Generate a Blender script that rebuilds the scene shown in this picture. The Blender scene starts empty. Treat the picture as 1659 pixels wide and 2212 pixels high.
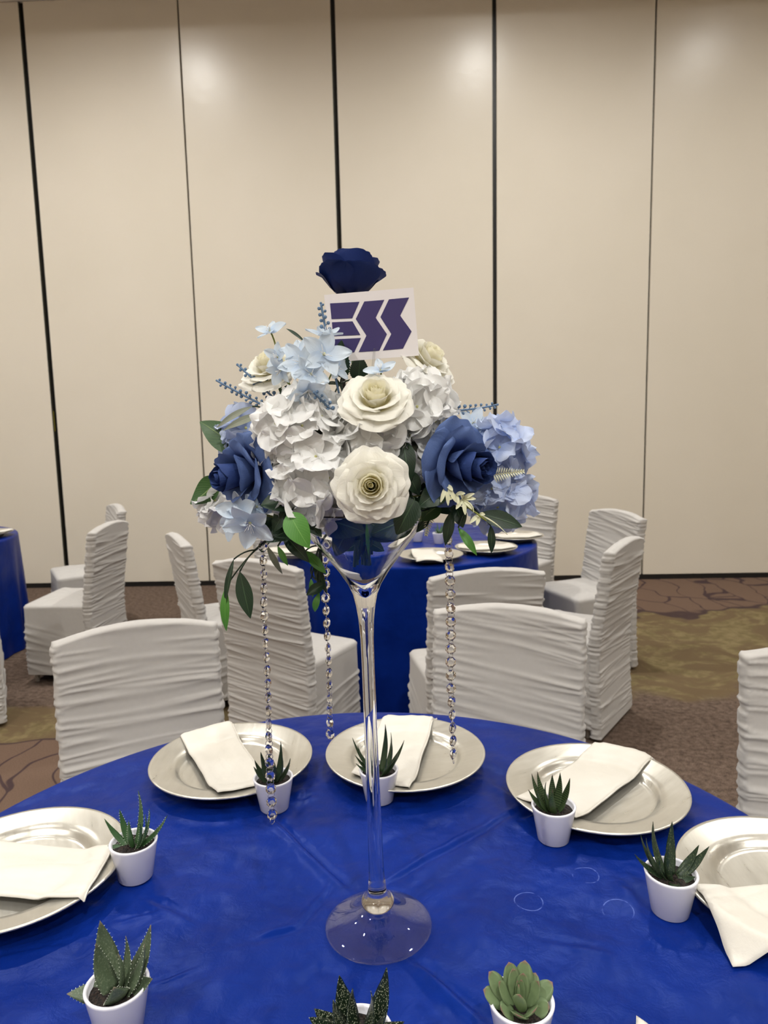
import bpy, bmesh, math, random
import numpy as np
from mathutils import Vector, Matrix, Quaternion

# ------------------------------------------------------------------ camera, world, exposure, lamps
scene = bpy.context.scene
C = scene.collection
F, CX, CY = 1534.0, 829.5, 1106.0
H = 1.48
TILT, ROLL, YAW = math.radians(7.5), math.radians(1.3), math.radians(-2.05)
FWD = Vector((math.sin(YAW) * math.cos(TILT), math.cos(YAW) * math.cos(TILT), -math.sin(TILT)))
_r0 = Vector((math.cos(YAW), -math.sin(YAW), 0))
_d0 = FWD.cross(_r0)
RGT = _r0 * math.cos(ROLL) + _d0 * math.sin(ROLL)
DWN = _d0 * math.cos(ROLL) - _r0 * math.sin(ROLL)
EYE = Vector((0, 0, H))
cam_data = bpy.data.cameras.new('camera')
cam = bpy.data.objects.new('camera', cam_data)
C.objects.link(cam)
m3 = Matrix((RGT, -DWN, -FWD)).transposed()
cam.matrix_world = Matrix.Translation(EYE) @ m3.to_4x4()
cam_data.sensor_fit = 'VERTICAL'
cam_data.sensor_height = 34.6
cam_data.sensor_width = 34.6 * 1659 / 2212
cam_data.lens = 34.6 * F / 2212
cam_data.clip_start = 0.02
cam_data.dof.use_dof = True
cam_data.dof.focus_distance = 0.95
cam_data.dof.aperture_fstop = 9.0
scene.camera = cam

world = bpy.data.worlds.new('world')
scene.world = world
world.use_nodes = True
world.node_tree.nodes['Background'].inputs[0].default_value = (0.9, 0.85, 0.78, 1)
world.node_tree.nodes['Background'].inputs[1].default_value = 0.05
vs = scene.view_settings
vs.view_transform = 'Standard'
vs.look = 'None'
vs.gamma = 1.0
vs.use_curve_mapping = False
vs.exposure = 0.0
cy = scene.cycles
cy.use_denoising = True
cy.use_adaptive_sampling = True
cy.adaptive_threshold = 0.1
cy.adaptive_min_samples = 12
cy.max_bounces = 9
cy.diffuse_bounces = 4
cy.glossy_bounces = 3
cy.transmission_bounces = 9
cy.transparent_max_bounces = 10
cy.caustics_reflective = False
cy.sample_clamp_indirect = 4.0
cy.blur_glossy = 0.5

WALL_Y = 6.3
CEIL_Z = 5.4
LAMPS = [(-2.21, 4.3, 0.76), (0.82, 4.3, 0.74), (3.19, 4.3, 0.40), (-5.2, 4.3, 0.76), (5.9, 4.3, 0.35)]
for yy, kk in ((1.3, 0.18), (-1.7, 0.72), (-4.7, 0.72)):
    for xx in (-5.2, -2.2, 0.82, 3.6):
        LAMPS.append((xx, yy, kk))
LAMP_POWER = 575.0
LAMP_COLOR = (1.0, 0.985, 0.945)


def at(px, py, Y):
    """point seen at pixel (px, py) of the 1659x2212 frame, at world depth Y"""
    v = FWD + RGT * ((px - CX) / F) + DWN * ((py - CY) / F)
    return EYE + v * (Y / v.y)


def on(px, py, z):
    """point seen at pixel (px, py) on the horizontal plane of height z"""
    v = FWD + RGT * ((px - CX) / F) + DWN * ((py - CY) / F)
    return EYE + v * ((z - H) / v.z)


# ------------------------------------------------------------------ helpers
WM = {}


def thing(name, label=None, cat=None, loc=(0, 0, 0), rotz=0.0, group=None, M=None, kind=None):
    o = bpy.data.objects.new(name, None)
    o.empty_display_size = 0.03
    C.objects.link(o)
    M = M if M is not None else Matrix.Translation(Vector(loc)) @ Matrix.Rotation(rotz, 4, 'Z')
    o.matrix_world = M
    WM[o.name] = M.copy()
    if label: o['label'] = label
    if cat: o['category'] = cat
    if group: o['group'] = group
    if kind: o['kind'] = kind
    return o


def put(name, mesh, parent=None, M=None, local=False):
    """one mesh object; M is a world matrix (or local to the parent)"""
    o = bpy.data.objects.new(name, mesh)
    C.objects.link(o)
    M = M if M is not None else Matrix.Identity(4)
    if parent is not None:
        o.parent = parent
        PW = WM[parent.name]
        L = M if local else PW.inverted() @ M
        o.matrix_local = L
        WM[o.name] = PW @ L
    else:
        o.matrix_world = M
        WM[o.name] = M.copy()
    return o


def tag(o, label, cat, group=None, kind=None):
    o['label'] = label
    o['category'] = cat
    if group: o['group'] = group
    if kind: o['kind'] = kind
    return o


def mesh(name, verts, faces, mat, smooth=True, uvs=None):
    me = bpy.data.meshes.new(name)
    me.from_pydata([tuple(v) for v in verts], [], [tuple(f) for f in faces])
    if smooth:
        me.polygons.foreach_set('use_smooth', [True] * len(me.polygons))
    if uvs is not None:
        uvl = me.uv_layers.new(name='UVMap')
        li = np.empty(len(me.loops), dtype=np.int32)
        me.loops.foreach_get('vertex_index', li)
        uvl.data.foreach_set('uv', np.asarray(uvs, dtype=np.float32)[li].ravel())
    me.materials.append(mat)
    me.update()
    return me


def gridfaces(nu, nv, wrap_u=False, base=0, flip=False):
    f = []
    for j in range(nv - 1):
        for i in range(nu if wrap_u else nu - 1):
            i2 = (i + 1) % nu
            q = (base + j * nu + i, base + j * nu + i2, base + (j + 1) * nu + i2, base + (j + 1) * nu + i)
            f.append(q[::-1] if flip else q)
    return f


def lathe(name, prof, mat, n=48, smooth=True, cap=False):
    """profile (r, z) from the bottom outside; outward normals when going up outside"""
    V, Fc = [], []
    for r, z in prof:
        for i in range(n):
            a = 2 * math.pi * i / n
            V.append((r * math.cos(a), r * math.sin(a), z))
    Fc = gridfaces(n, len(prof), True)
    if cap:
        Fc.append(tuple(range(n))[::-1])
        k = (len(prof) - 1) * n
        Fc.append(tuple(range(k, k + n)))
    return mesh(name, V, Fc, mat, smooth)


def tube_geo(pts, rad, n=6):
    pts = [Vector(p) for p in pts]
    m = len(pts)
    if not callable(rad):
        rr = rad
        rad = lambda t: rr
    V = []
    up = Vector((0.31, 0.22, 0.92)).normalized()
    for k, p in enumerate(pts):
        d = (pts[min(k + 1, m - 1)] - pts[max(k - 1, 0)])
        if d.length < 1e-9: d = Vector((0, 0, 1))
        d.normalize()
        s = d.cross(up)
        if s.length < 1e-3: s = d.cross(Vector((1, 0, 0)))
        s.normalize()
        u2 = s.cross(d).normalized()
        up = u2
        r = rad(k / max(1, m - 1))
        for i in range(n):
            a = 2 * math.pi * i / n
            V.append(p + s * (r * math.cos(a)) + u2 * (r * math.sin(a)))
    Fc = gridfaces(n, m, True)
    Fc.append(tuple(range(n))[::-1])
    Fc.append(tuple(range((m - 1) * n, m * n)))
    return V, Fc


def tube(name, pts, rad, mat, n=6):
    V, Fc = tube_geo(pts, rad, n)
    return mesh(name, V, Fc, mat)


def bez(p0, p1, p2, p3=None, n=10):
    p0, p1, p2 = Vector(p0), Vector(p1), Vector(p2)
    out = []
    for k in range(n + 1):
        t = k / n
        if p3 is None:
            out.append(p0 * (1 - t) ** 2 + p1 * 2 * t * (1 - t) + p2 * t * t)
        else:
            out.append(p0 * (1 - t) ** 3 + p1 * 3 * t * (1 - t) ** 2 + p2 * 3 * t * t * (1 - t) + Vector(p3) * t ** 3)
    return out


def box_geo(x0, x1, y0, y1, z0, z1, b=0.0):
    bm = bmesh.new()
    bmesh.ops.create_cube(bm, size=1)
    for v in bm.verts:
        v.co = Vector((x0 + (v.co.x + .5) * (x1 - x0), y0 + (v.co.y + .5) * (y1 - y0), z0 + (v.co.z + .5) * (z1 - z0)))
    if b > 0:
        bmesh.ops.bevel(bm, geom=bm.edges[:], offset=b, segments=2, affect='EDGES', profile=.6)
    return bm


def box(name, x0, x1, y0, y1, z0, z1, mat, b=0.0):
    bm = box_geo(x0, x1, y0, y1, z0, z1, b)
    me = bpy.data.meshes.new(name)
    bm.to_mesh(me)
    bm.free()
    me.materials.append(mat)
    return me


def frame(origin, zdir, twist=0.0, scale=1.0):
    """matrix whose local z points along zdir"""
    q = Vector(zdir).normalized().to_track_quat('Z', 'Y')
    return Matrix.Translation(Vector(origin)) @ q.to_matrix().to_4x4() @ Matrix.Rotation(twist, 4, 'Z') @ Matrix.Scale(scale, 4)


def _hash(ix, iy, seed):
    n = np.sin(ix * 127.1 + iy * 311.7 + seed * 74.7) * 43758.5453
    return n - np.floor(n)


def vnoise(x, y, seed=0.0):
    ix, iy = np.floor(x), np.floor(y)
    fx, fy = x - ix, y - iy
    fx = fx * fx * fx * (fx * (fx * 6 - 15) + 10)
    fy = fy * fy * fy * (fy * (fy * 6 - 15) + 10)
    a, b = _hash(ix, iy, seed), _hash(ix + 1, iy, seed)
    c, d = _hash(ix, iy + 1, seed), _hash(ix + 1, iy + 1, seed)
    return (a + (b - a) * fx + (c - a) * fy + (a - b - c + d) * fx * fy) * 2 - 1


def fbm(x, y, seed=0.0, o=3):
    s, a = 0, 1.0
    for k in range(o):
        s = s + a * vnoise(x * 2 ** k, y * 2 ** k, seed + k * 13.1)
        a *= .5
    return s


# ------------------------------------------------------------------ materials
def lin(r, g, b):
    f = lambda c: (c / 255) / 12.92 if c / 255 <= 0.04045 else (((c / 255) + 0.055) / 1.055) ** 2.4
    return (f(r), f(g), f(b), 1)


class NT:
    def __init__(s, name):
        s.m = bpy.data.materials.new(name)
        s.m.use_nodes = True
        s.t = s.m.node_tree
        s.n = s.t.nodes
        s.p = s.n['Principled BSDF']
        s.out = s.n['Material Output']

    def add(s, typ, **kw):
        n = s.n.new(typ)
        for k, v in kw.items():
            if k.startswith('i_'):
                key = k[2:]
                key = int(key) if key.isdigit() else key.replace('_', ' ')
                n.inputs[key].default_value = v
            else:
                setattr(n, k, v)
        return n

    def link(s, a, b):
        s.t.links.new(a, b)

    def math(s, op, a, b=None, clamp=False):
        n = s.n.new('ShaderNodeMath')
        n.operation = op
        n.use_clamp = clamp
        for k, x in enumerate((a, b)):
            if x is None: continue
            if isinstance(x, (int, float)): n.inputs[k].default_value = x
            else: s.link(x, n.inputs[k])
        return n.outputs[0]

    def mix(s, fac, a, b):
        n = s.n.new('ShaderNodeMix')
        n.data_type = 'RGBA'
        for k, x in ((0, fac), (6, a), (7, b)):
            if isinstance(x, (int, float)): n.inputs[k].default_value = x
            elif isinstance(x, tuple): n.inputs[k].default_value = x
            else: s.link(x, n.inputs[k])
        return n.outputs[2]

    def noise(s, scale, detail=3, rough=.5, vec=None, dist=0.0):
        n = s.add('ShaderNodeTexNoise', i_Scale=scale, i_Detail=detail, i_Roughness=rough, i_Distortion=dist)
        if vec is not None: s.link(vec, n.inputs['Vector'])
        return n.outputs['Fac']

    def ramp(s, fac, p0, p1):
        n = s.add('ShaderNodeMapRange', interpolation_type='SMOOTHSTEP', i_1=p0, i_2=p1)
        s.link(fac, n.inputs[0])
        return n.outputs[0]

    def coord(s, which='Object'):
        return s.add('ShaderNodeTexCoord').outputs[which]

    def bump(s, h, strength=.3, dist=.002):
        b = s.add('ShaderNodeBump', i_Strength=strength, i_Distance=dist)
        s.link(h, b.inputs['Height'])
        s.link(b.outputs[0], s.p.inputs['Normal'])
        return b

    def base(s, col): 
        if isinstance(col, tuple): s.p.inputs['Base Color'].default_value = col
        else: s.link(col, s.p.inputs['Base Color'])

    def set(s, **kw):
        for k, v in kw.items():
            s.p.inputs[k.replace('_', ' ')].default_value = v


def plain(name, col, rough=.5, metallic=0.0, spec=.5, **kw):
    t = NT(name)
    t.base(col)
    t.set(Roughness=rough, Metallic=metallic)
    t.p.inputs['Specular IOR Level'].default_value = spec
    t.set(**kw)
    return t.m


M = {}


def mat_wall():
    t = NT('wall_panel_paint')
    co = t.coord()
    n1 = t.noise(1.3, 3, .5, co)
    t.base(t.mix(n1, lin(214, 206, 190), lin(222, 214, 200)))
    t.set(Roughness=.28)
    t.p.inputs['Specular IOR Level'].default_value = .36
    mp = t.add('ShaderNodeMapping')
    mp.inputs['Scale'].default_value = (1, 1, .35)
    t.link(co, mp.inputs[0])
    n2 = t.noise(160, 2, .5, mp.outputs[0])
    n3 = t.noise(9, 2, .5, co)
    t.bump(t.math('ADD', n2, t.math('MULTIPLY', n3, 2.0)), .12, .003)
    return t.m


def mat_carpet():
    t = NT('patterned_carpet')
    co = t.coord()
    sx = t.add('ShaderNodeSeparateXYZ')
    t.link(co, sx.inputs[0])
    X, Y = sx.outputs[0], sx.outputs[1]
    big = t.noise(1.1, 3, .55, co)
    wob = t.math('MULTIPLY', t.math('SUBTRACT', big, .5), 1.6)
    tl = t.math('ADD', t.math('MULTIPLY', t.math('SUBTRACT', 3.05, Y), 3.5), 5.2)
    side = t.math('GREATER_THAN', X, -.3)
    tt = t.math('ADD', t.math('ADD', t.math('MULTIPLY', tl, t.math('SUBTRACT', 1.0, side)), t.math('MULTIPLY', Y, side)), wob)
    tt2 = t.math('SUBTRACT', tt, t.math('MULTIPLY', t.math('MULTIPLY', X, side), .12))
    fine = t.noise(230, 3, .7, co)
    mid = t.noise(38, 3, .6, co)
    plainc = t.mix(t.ramp(t.math('ADD', t.math('MULTIPLY', fine, .6), t.math('MULTIPLY', mid, .4)), .38, .62), lin(66, 54, 46), lin(114, 97, 85))
    swirl = t.noise(2.3, 4, .6, co, 2.4)
    mott = t.ramp(t.noise(14, 4, .65, co, .6), .35, .65)
    olive = t.mix(t.ramp(swirl, .42, .58), lin(100, 84, 62), t.mix(mott, lin(102, 90, 62), lin(122, 108, 78)))
    # flagstones with dark wavy joints
    wv = t.add('ShaderNodeVectorMath', operation='ADD')
    nz = t.add('ShaderNodeTexNoise', i_Scale=2.2, i_Detail=2.0)
    t.link(co, nz.inputs['Vector'])
    sc = t.add('ShaderNodeVectorMath', operation='SCALE')
    sc.inputs[3].default_value = .35
    t.link(nz.outputs['Color'], sc.inputs[0])
    t.link(co, wv.inputs[0])
    t.link(sc.outputs[0], wv.inputs[1])
    mp = t.add('ShaderNodeMapping')
    mp.inputs['Rotation'].default_value = (0, 0, .5)
    mp.inputs['Scale'].default_value = (2.6, 1.1, 1)
    t.link(wv.outputs[0], mp.inputs[0])
    vo = t.add('ShaderNodeTexVoronoi', feature='DISTANCE_TO_EDGE', i_Scale=1.5)
    t.link(mp.outputs[0], vo.inputs['Vector'])
    joint = t.ramp(vo.outputs['Distance'], .012, .03)
    stone = t.mix(t.ramp(fine, .3, .7), lin(92, 74, 62), lin(114, 93, 79))
    stone = t.mix(joint, lin(66, 52, 52), stone)
    c = t.mix(t.ramp(tt2, 3.45, 3.6), plainc, olive)
    edge = t.math('MULTIPLY', t.ramp(tt2, 4.93, 4.97), t.math('SUBTRACT', 1.0, t.ramp(tt2, 4.99, 5.03)))
    c = t.mix(t.ramp(tt2, 4.94, 5.0), c, stone)
    c = t.mix(edge, c, lin(68, 54, 52))
    t.base(c)
    t.set(Roughness=.95)
    t.p.inputs['Specular IOR Level'].default_value = .1
    t.bump(fine, .6, .006)
    return t.m


def mat_satin(name, c1, c2, rough=.42, sheen=.3, scuffs=None, tint=(1, 1, 1, 1), spec=.45, rumple=0.0):
    t = NT(name)
    co = t.coord()
    n1 = t.noise(6, 3, .6, co)
    col = t.mix(t.ramp(n1, .3, .7), c1, c2)
    if scuffs:
        # faint pale water rings left by glasses
        for (sx_, sy_, r_) in scuffs:
            d = t.add('ShaderNodeVectorMath', operation='DISTANCE')
            t.link(co, d.inputs[0])
            d.inputs[1].default_value = (sx_, sy_, .765)
            q = t.math('ABSOLUTE', t.math('SUBTRACT', d.outputs['Value'], r_))
            k = t.math('SUBTRACT', 1.0, t.ramp(q, .0003, .0012))
            k = t.math('MULTIPLY', k, t.ramp(t.noise(60, 2, .5, co), .42, .62))
            col = t.mix(t.math('MULTIPLY', k, .45), col, lin(110, 130, 200))
    t.base(col)
    t.set(Roughness=rough)
    t.p.inputs['Specular IOR Level'].default_value = spec
    t.p.inputs['Specular Tint'].default_value = tint
    t.p.inputs['Sheen Weight'].default_value = sheen
    t.p.inputs['Sheen Roughness'].default_value = .4
    n2 = t.noise(45, 4, .6, co, .5)
    n3 = t.noise(900, 1, .5, co)
    h = t.math('ADD', n2, t.math('MULTIPLY', n3, .08))
    if rumple:
        # soft rumples of limp satin
        n4 = t.noise(8, 2, .5, co, .3)
        n5 = t.add('ShaderNodeTexVoronoi', i_Scale=9.0, feature='SMOOTH_F1')
        t.link(co, n5.inputs['Vector'])
        h = t.math('ADD', h, t.math('ADD', t.math('MULTIPLY', n4, 6.5 * rumple), t.math('MULTIPLY', n5.outputs['Distance'], 1.2 * rumple)))
    t.bump(h, .30 if rumple else .22, .004)
    return t.m


def mat_fabric(name, c1, c2, rough=.75, sc=60, bs=.2):
    t = NT(name)
    co = t.coord()
    n1 = t.noise(sc, 3, .6, co)
    t.base(t.mix(n1, c1, c2))
    t.set(Roughness=rough)
    t.p.inputs['Specular IOR Level'].default_value = .25
    t.p.inputs['Sheen Weight'].default_value = .15
    n3 = t.noise(700, 2, .5, co)
    t.bump(n3, bs, .001)
    return t.m


def mat_petal(name, c1, c2, trans=.25, rough=.6, sc=50, centre=None, spec=.3, vein=.25):
    """petals: colour along the petal by uv.y, faint veins, some light through"""
    t = NT(name)
    uv = t.coord('UV')
    sp = t.add('ShaderNodeSeparateXYZ')
    t.link(uv, sp.inputs[0])
    co = t.coord()
    n1 = t.noise(sc, 3, .6, co)
    col = t.mix(n1, c1, c2)
    if centre is not None:
        col = t.mix(t.ramp(sp.outputs[1], .75, .05), col, centre)
    t.base(col)
    t.set(Roughness=rough)
    t.p.inputs['Specular IOR Level'].default_value = spec
    mp = t.add('ShaderNodeMapping')
    mp.inputs['Scale'].default_value = (26, 3, 1)
    t.link(uv, mp.inputs[0])
    v = t.noise(1.0, 3, .6, mp.outputs[0])
    b = t.bump(v, vein, .002)
    tr = t.add('ShaderNodeBsdfTranslucent')
    t.link(col, tr.inputs[0]) if not isinstance(col, tuple) else None
    mx = t.add('ShaderNodeMixShader', i_0=trans)
    t.link(t.p.outputs[0], mx.inputs[1])
    t.link(tr.outputs[0], mx.inputs[2])
    t.link(mx.outputs[0], t.out.inputs[0])
    return t.m


def mat_leaf(name, dark, light, vein, rough=.42, vein_w=.035, trans=.12):
    t = NT(name)
    uv = t.coord('UV')
    sp = t.add('ShaderNodeSeparateXYZ')
    t.link(uv, sp.inputs[0])
    co = t.coord()
    n1 = t.noise(35, 3, .6, co)
    col = t.mix(n1, dark, light)
    au = t.math('ABSOLUTE', t.math('SUBTRACT', sp.outputs[0], .5))
    mid = t.math('SUBTRACT', 1.0, t.ramp(au, vein_w * .35, vein_w))
    w = t.math('SINE', t.math('MULTIPLY', t.math('SUBTRACT', sp.outputs[1], t.math('MULTIPLY', au, .7)), 70.0))
    side = t.math('MULTIPLY', t.ramp(w, .88, 1.0), .35)
    k = t.math('MAXIMUM', mid, side)
    col = t.mix(t.math('MULTIPLY', k, .75), col, vein)
    t.base(col)
    t.set(Roughness=rough)
    t.bump(t.math('SUBTRACT', t.math('MULTIPLY', n1, .3), k), .3, .001)
    tr = t.add('ShaderNodeBsdfTranslucent')
    t.link(col, tr.inputs[0])
    mx = t.add('ShaderNodeMixShader', i_0=trans)
    t.link(t.p.outputs[0], mx.inputs[1])
    t.link(tr.outputs[0], mx.inputs[2])
    t.link(mx.outputs[0], t.out.inputs[0])
    return t.m


def mat_succ(name, dark, light, spot, mode='plain', tipc=None, rough=.4):
    t = NT(name)
    uv = t.coord('UV')
    sp = t.add('ShaderNodeSeparateXYZ')
    t.link(uv, sp.inputs[0])
    co = t.coord()
    n1 = t.noise(60, 3, .6, co)
    col = t.mix(n1, dark, light)
    if mode == 'bands':
        w = t.math('SINE', t.math('MULTIPLY', t.math('ADD', sp.outputs[1], t.math('MULTIPLY', n1, .03)), 105.0))
        col = t.mix(t.math('MULTIPLY', t.ramp(w, .55, .95), .7), col, spot)
    elif mode == 'spots':
        vo = t.add('ShaderNodeTexVoronoi', i_Scale=520.0)
        t.link(co, vo.inputs['Vector'])
        col = t.mix(t.math('MULTIPLY', t.math('SUBTRACT', 1.0, t.ramp(vo.outputs['Distance'], .22, .4)), .75), col, spot)
    elif mode == 'mottle':
        n2 = t.ramp(t.noise(420, 2, .6, co), .52, .66)
        col = t.mix(t.math('MULTIPLY', n2, .65), col, spot)
    if tipc is not None:
        col = t.mix(t.ramp(sp.outputs[1], .86, 1.0), col, tipc)
    t.base(col)
    t.set(Roughness=rough)
    t.bump(n1, .15, .001)
    return t.m


def mat_silver():
    t = NT('silver_leaf_lacquer')
    co = t.coord()
    mp = t.add('ShaderNodeMapping')
    mp.inputs['Scale'].default_value = (3, 22, 3)
    mp.inputs['Rotation'].default_value = (0, 0, .4)
    t.link(co, mp.inputs[0])
    n = t.noise(5, 5, .65, mp.outputs[0])
    n0 = t.noise(14, 3, .6, co)
    t.base(t.mix(t.math('MULTIPLY', t.math('ADD', n, n0), .5), lin(176, 172, 160), lin(224, 221, 212)))
    t.set(Metallic=.75)
    r = t.math('ADD', t.math('MULTIPLY', n, .16), .22)
    t.link(r, t.p.inputs['Roughness'])
    t.bump(n, .06, .001)
    return t.m


def mat_glass(name, tint=(1, 1, 1, 1), rough=0.0, ior=1.48):
    t = NT(name)
    g = t.add('ShaderNodeBsdfGlass', i_Color=tint, i_Roughness=rough, i_IOR=ior)
    t.link(g.outputs[0], t.out.inputs[0])
    t.n.remove(t.p)
    return t.m


def mat_thin_glass(name):
    t = NT(name)
    tr = t.add('ShaderNodeBsdfTransparent', i_Color=(.95, .955, .965, 1))
    gl = t.add('ShaderNodeBsdfGlossy', i_Roughness=.02)
    lw = t.add('ShaderNodeLayerWeight', i_Blend=.5)
    fr = t.math('ADD', t.math('MULTIPLY', t.math('POWER', lw.outputs['Facing'], 4.0), .8), .09, True)
    mx = t.add('ShaderNodeMixShader')
    t.link(fr, mx.inputs[0])
    t.link(tr.outputs[0], mx.inputs[1])
    t.link(gl.outputs[0], mx.inputs[2])
    t.link(mx.outputs[0], t.out.inputs[0])
    t.n.remove(t.p)
    return t.m


def mat_soil():
    t = NT('potting_soil')
    co = t.coord()
    vo = t.add('ShaderNodeTexVoronoi', i_Scale=260.0)
    t.link(co, vo.inputs['Vector'])
    n = t.noise(300, 3, .6, co)
    col = t.mix(t.ramp(n, .4, .62), lin(15, 11, 9), lin(46, 34, 27))
    t.base(col)
    t.set(Roughness=.9)
    t.bump(vo.outputs['Distance'], .9, .004)
    return t.m


M['wall'] = mat_wall()
M['black'] = plain('black_rubber_seal', lin(14, 13, 12), .5)
M['track'] = plain('dark_aluminium_edge', lin(58, 56, 46), .45, .3)
M['paint'] = plain('beige_room_paint', lin(220, 211, 195), .7)
M['ceiling'] = plain('ceiling_paint', lin(236, 231, 222), .8)
M['carpet'] = mat_carpet()
_rings = [tuple(on(1142, 1945, .765))[:2] + (.021,), tuple(on(1265, 1890, .765))[:2] + (.02,), tuple(on(1335, 1965, .765))[:2] + (.022,)]
M['blue'] = mat_satin('royal_blue_satin', lin(5, 30, 104), lin(9, 37, 118), .38, .0, _rings, (.12, .30, 1.0, 1), .18, .8)
M['chair'] = mat_fabric('white_spandex', lin(174, 170, 166), lin(182, 179, 175))
M['leg'] = plain('chair_leg_metal', lin(186, 180, 170), .35, .6)
M['napkin'] = mat_satin('ivory_satin', lin(204, 199, 188), lin(212, 208, 199), .45, .1)
M['silver'] = mat_silver()
M['ceramic'] = plain('white_glazed_ceramic', lin(222, 222, 230), .18, 0, .5)
M['soil'] = mat_soil()
M['glass'] = mat_glass('clear_glass', (.985, .99, .992, 1), 0, 1.47)
M['thin_glass'] = mat_thin_glass('thin_clear_glass')
M['crystal'] = mat_glass('acrylic_crystal', (1, 1, 1, 1), 0, 1.50)
M['chrome'] = plain('silver_wire', lin(200, 200, 202), .2, 1.0)
M['card'] = plain('white_card', lin(222, 217, 217), .6)
M['ink'] = plain('violet_blue_ink', lin(50, 40, 96), .45)
M['white_p'] = mat_petal('white_silk_petal', lin(236, 236, 234), lin(246, 246, 245), .3, .7, 40)
M['cream_p'] = mat_petal('ivory_silk_petal', lin(240, 238, 226), lin(246, 244, 236), .3, .6, 30, lin(242, 234, 190))
M['cream_in'] = mat_petal('pale_yellow_inner_petal', lin(248, 244, 222), lin(250, 247, 230), .5, .6, 30, lin(248, 240, 196))
M['slate_p'] = mat_petal('slate_blue_petal', lin(78, 100, 152), lin(96, 118, 168), .12, .65, 30, lin(44, 64, 122))
M['slate_in'] = mat_petal('deep_blue_inner_petal', lin(42, 60, 114), lin(54, 76, 132), .1, .6, 30, lin(20, 32, 82))
M['navy_p'] = mat_petal('navy_petal', lin(16, 38, 98), lin(24, 50, 116), .12, .55, 30, lin(14, 30, 84))
M['sky_p'] = mat_petal('pale_blue_petal', lin(208, 222, 236), lin(224, 234, 243), .3, .65, 40, lin(196, 213, 233))
M['peri_p'] = mat_petal('periwinkle_petal', lin(194, 207, 235), lin(212, 221, 241), .3, .65, 40, lin(176, 194, 232))
M['pollen'] = plain('yellow_green_centre', lin(206, 204, 140), .6)
M['berry'] = mat_fabric('slate_berry', lin(82, 106, 138), lin(104, 132, 160), .45, 90)
M['cream_f'] = mat_petal('cream_filler', lin(226, 226, 186), lin(238, 238, 208), .25, .6, 40)
M['stem'] = plain('green_stem', lin(58, 84, 40), .5)
M['stem_y'] = plain('olive_stem', lin(118, 124, 46), .5)
M['stem_d'] = plain('dark_stem', lin(28, 46, 24), .5)
M['leaf_g'] = mat_leaf('green_leaf', lin(40, 72, 34), lin(56, 92, 44), lin(128, 150, 92))
M['leaf_d'] = mat_leaf('dark_green_leaf', lin(20, 42, 26), lin(32, 58, 34), lin(70, 96, 64))
M['leaf_b'] = mat_leaf('bright_green_leaf', lin(66, 122, 44), lin(84, 142, 56), lin(120, 168, 84), .4, .02)
M['leaf_s'] = mat_leaf('grey_green_leaf', lin(112, 118, 100), lin(134, 138, 120), lin(150, 152, 134))


# ------------------------------------------------------------------ the room
fl = mesh('floor', [(-7, -7, 0), (7, -7, 0), (7, 6.5, 0), (-7, 6.5, 0), (-7, -7, -.1), (7, -7, -.1), (7, 6.5, -.1), (-7, 6.5, -.1)],
          [(0, 1, 2, 3), (7, 6, 5, 4), (0, 4, 5, 1), (1, 5, 6, 2), (2, 6, 7, 3), (3, 7, 4, 0)], M['carpet'], False)
o = put('floor', fl)
tag(o, 'brown and olive patterned ballroom carpet with dark joints', 'carpet', kind='structure')

wb = put('wall_back', box('wall_back', -7, 7, WALL_Y + .035, WALL_Y + .2, 0, 5.4, M['black']))
tag(wb, 'tall beige folding partition wall with black vertical joints', 'wall', kind='structure')
seams = [(-7.0, .02), (-5.72, .016), (-4.44, .016), (-3.150, .036), (-1.835, .014), (-.552, .034), (.768, .031), (2.072, .015), (3.36, .034), (4.66, .016), (5.95, .034), (7.0, .02)]
for (xa, wa), (xb, wb_) in zip(seams[:-1], seams[1:]):
    p = put('wall_panel', box('wall_panel', xa + wa / 2, xb - wb_ / 2, WALL_Y, WALL_Y + .034, .045, 4.98, M['wall'], .003), wb)
for xs, ws in seams:
    if ws > .03:
        put('edge_seal', box('edge_seal', xs - ws / 2 - .004, xs - ws / 2 + .004, WALL_Y - .002, WALL_Y + .03, .045, 4.98, M['track'], .001), wb)
tg = at(118, 910, WALL_Y)
t_ = NT('yellow_olive_strip'); t_.base(lin(120, 112, 30)); t_.set(Roughness=.5)
put('edge_strip', box('edge_strip', -3.166, -3.158, WALL_Y + .006, WALL_Y + .012, tg.z - .09, tg.z + .09, t_.m), wb)  # narrow yellowish olive strip set into the wide left joint
o = put('baseboard_back', box('baseboard_back', -7, 7, WALL_Y + .004, WALL_Y + .035, 0, .044, M['black']))
tag(o, 'black rubber sweep seal along the foot of the partition', 'baseboard', kind='structure')
for nm, a in (('wall_left', (-7.2, -7, -7, 6.5)), ('wall_right', (7, 7.2, -7, 6.5)), ('wall_front', (-7.2, 7.2, -7.2, -7))):
    o = put(nm, box(nm, *a, 0, CEIL_Z, M['paint']))
    tag(o, {'wall_left': 'plain beige side wall to the left', 'wall_right': 'plain beige side wall to the right', 'wall_front': 'plain beige wall behind the viewer'}[nm], 'wall', kind='structure')
o = put('ceiling', box('ceiling', -7.2, 7.2, -7.2, 6.5, CEIL_Z, CEIL_Z + .1, M['ceiling']))
tag(o, 'off white flat ballroom ceiling', 'ceiling', kind='structure')
o = put('trim_1', box('trim_1', -7, 7, WALL_Y - .8, WALL_Y + .03, 4.985, CEIL_Z, M['ceiling']))
tag(o, 'off white soffit over the head of the partition', 'soffit', kind='structure')

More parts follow.
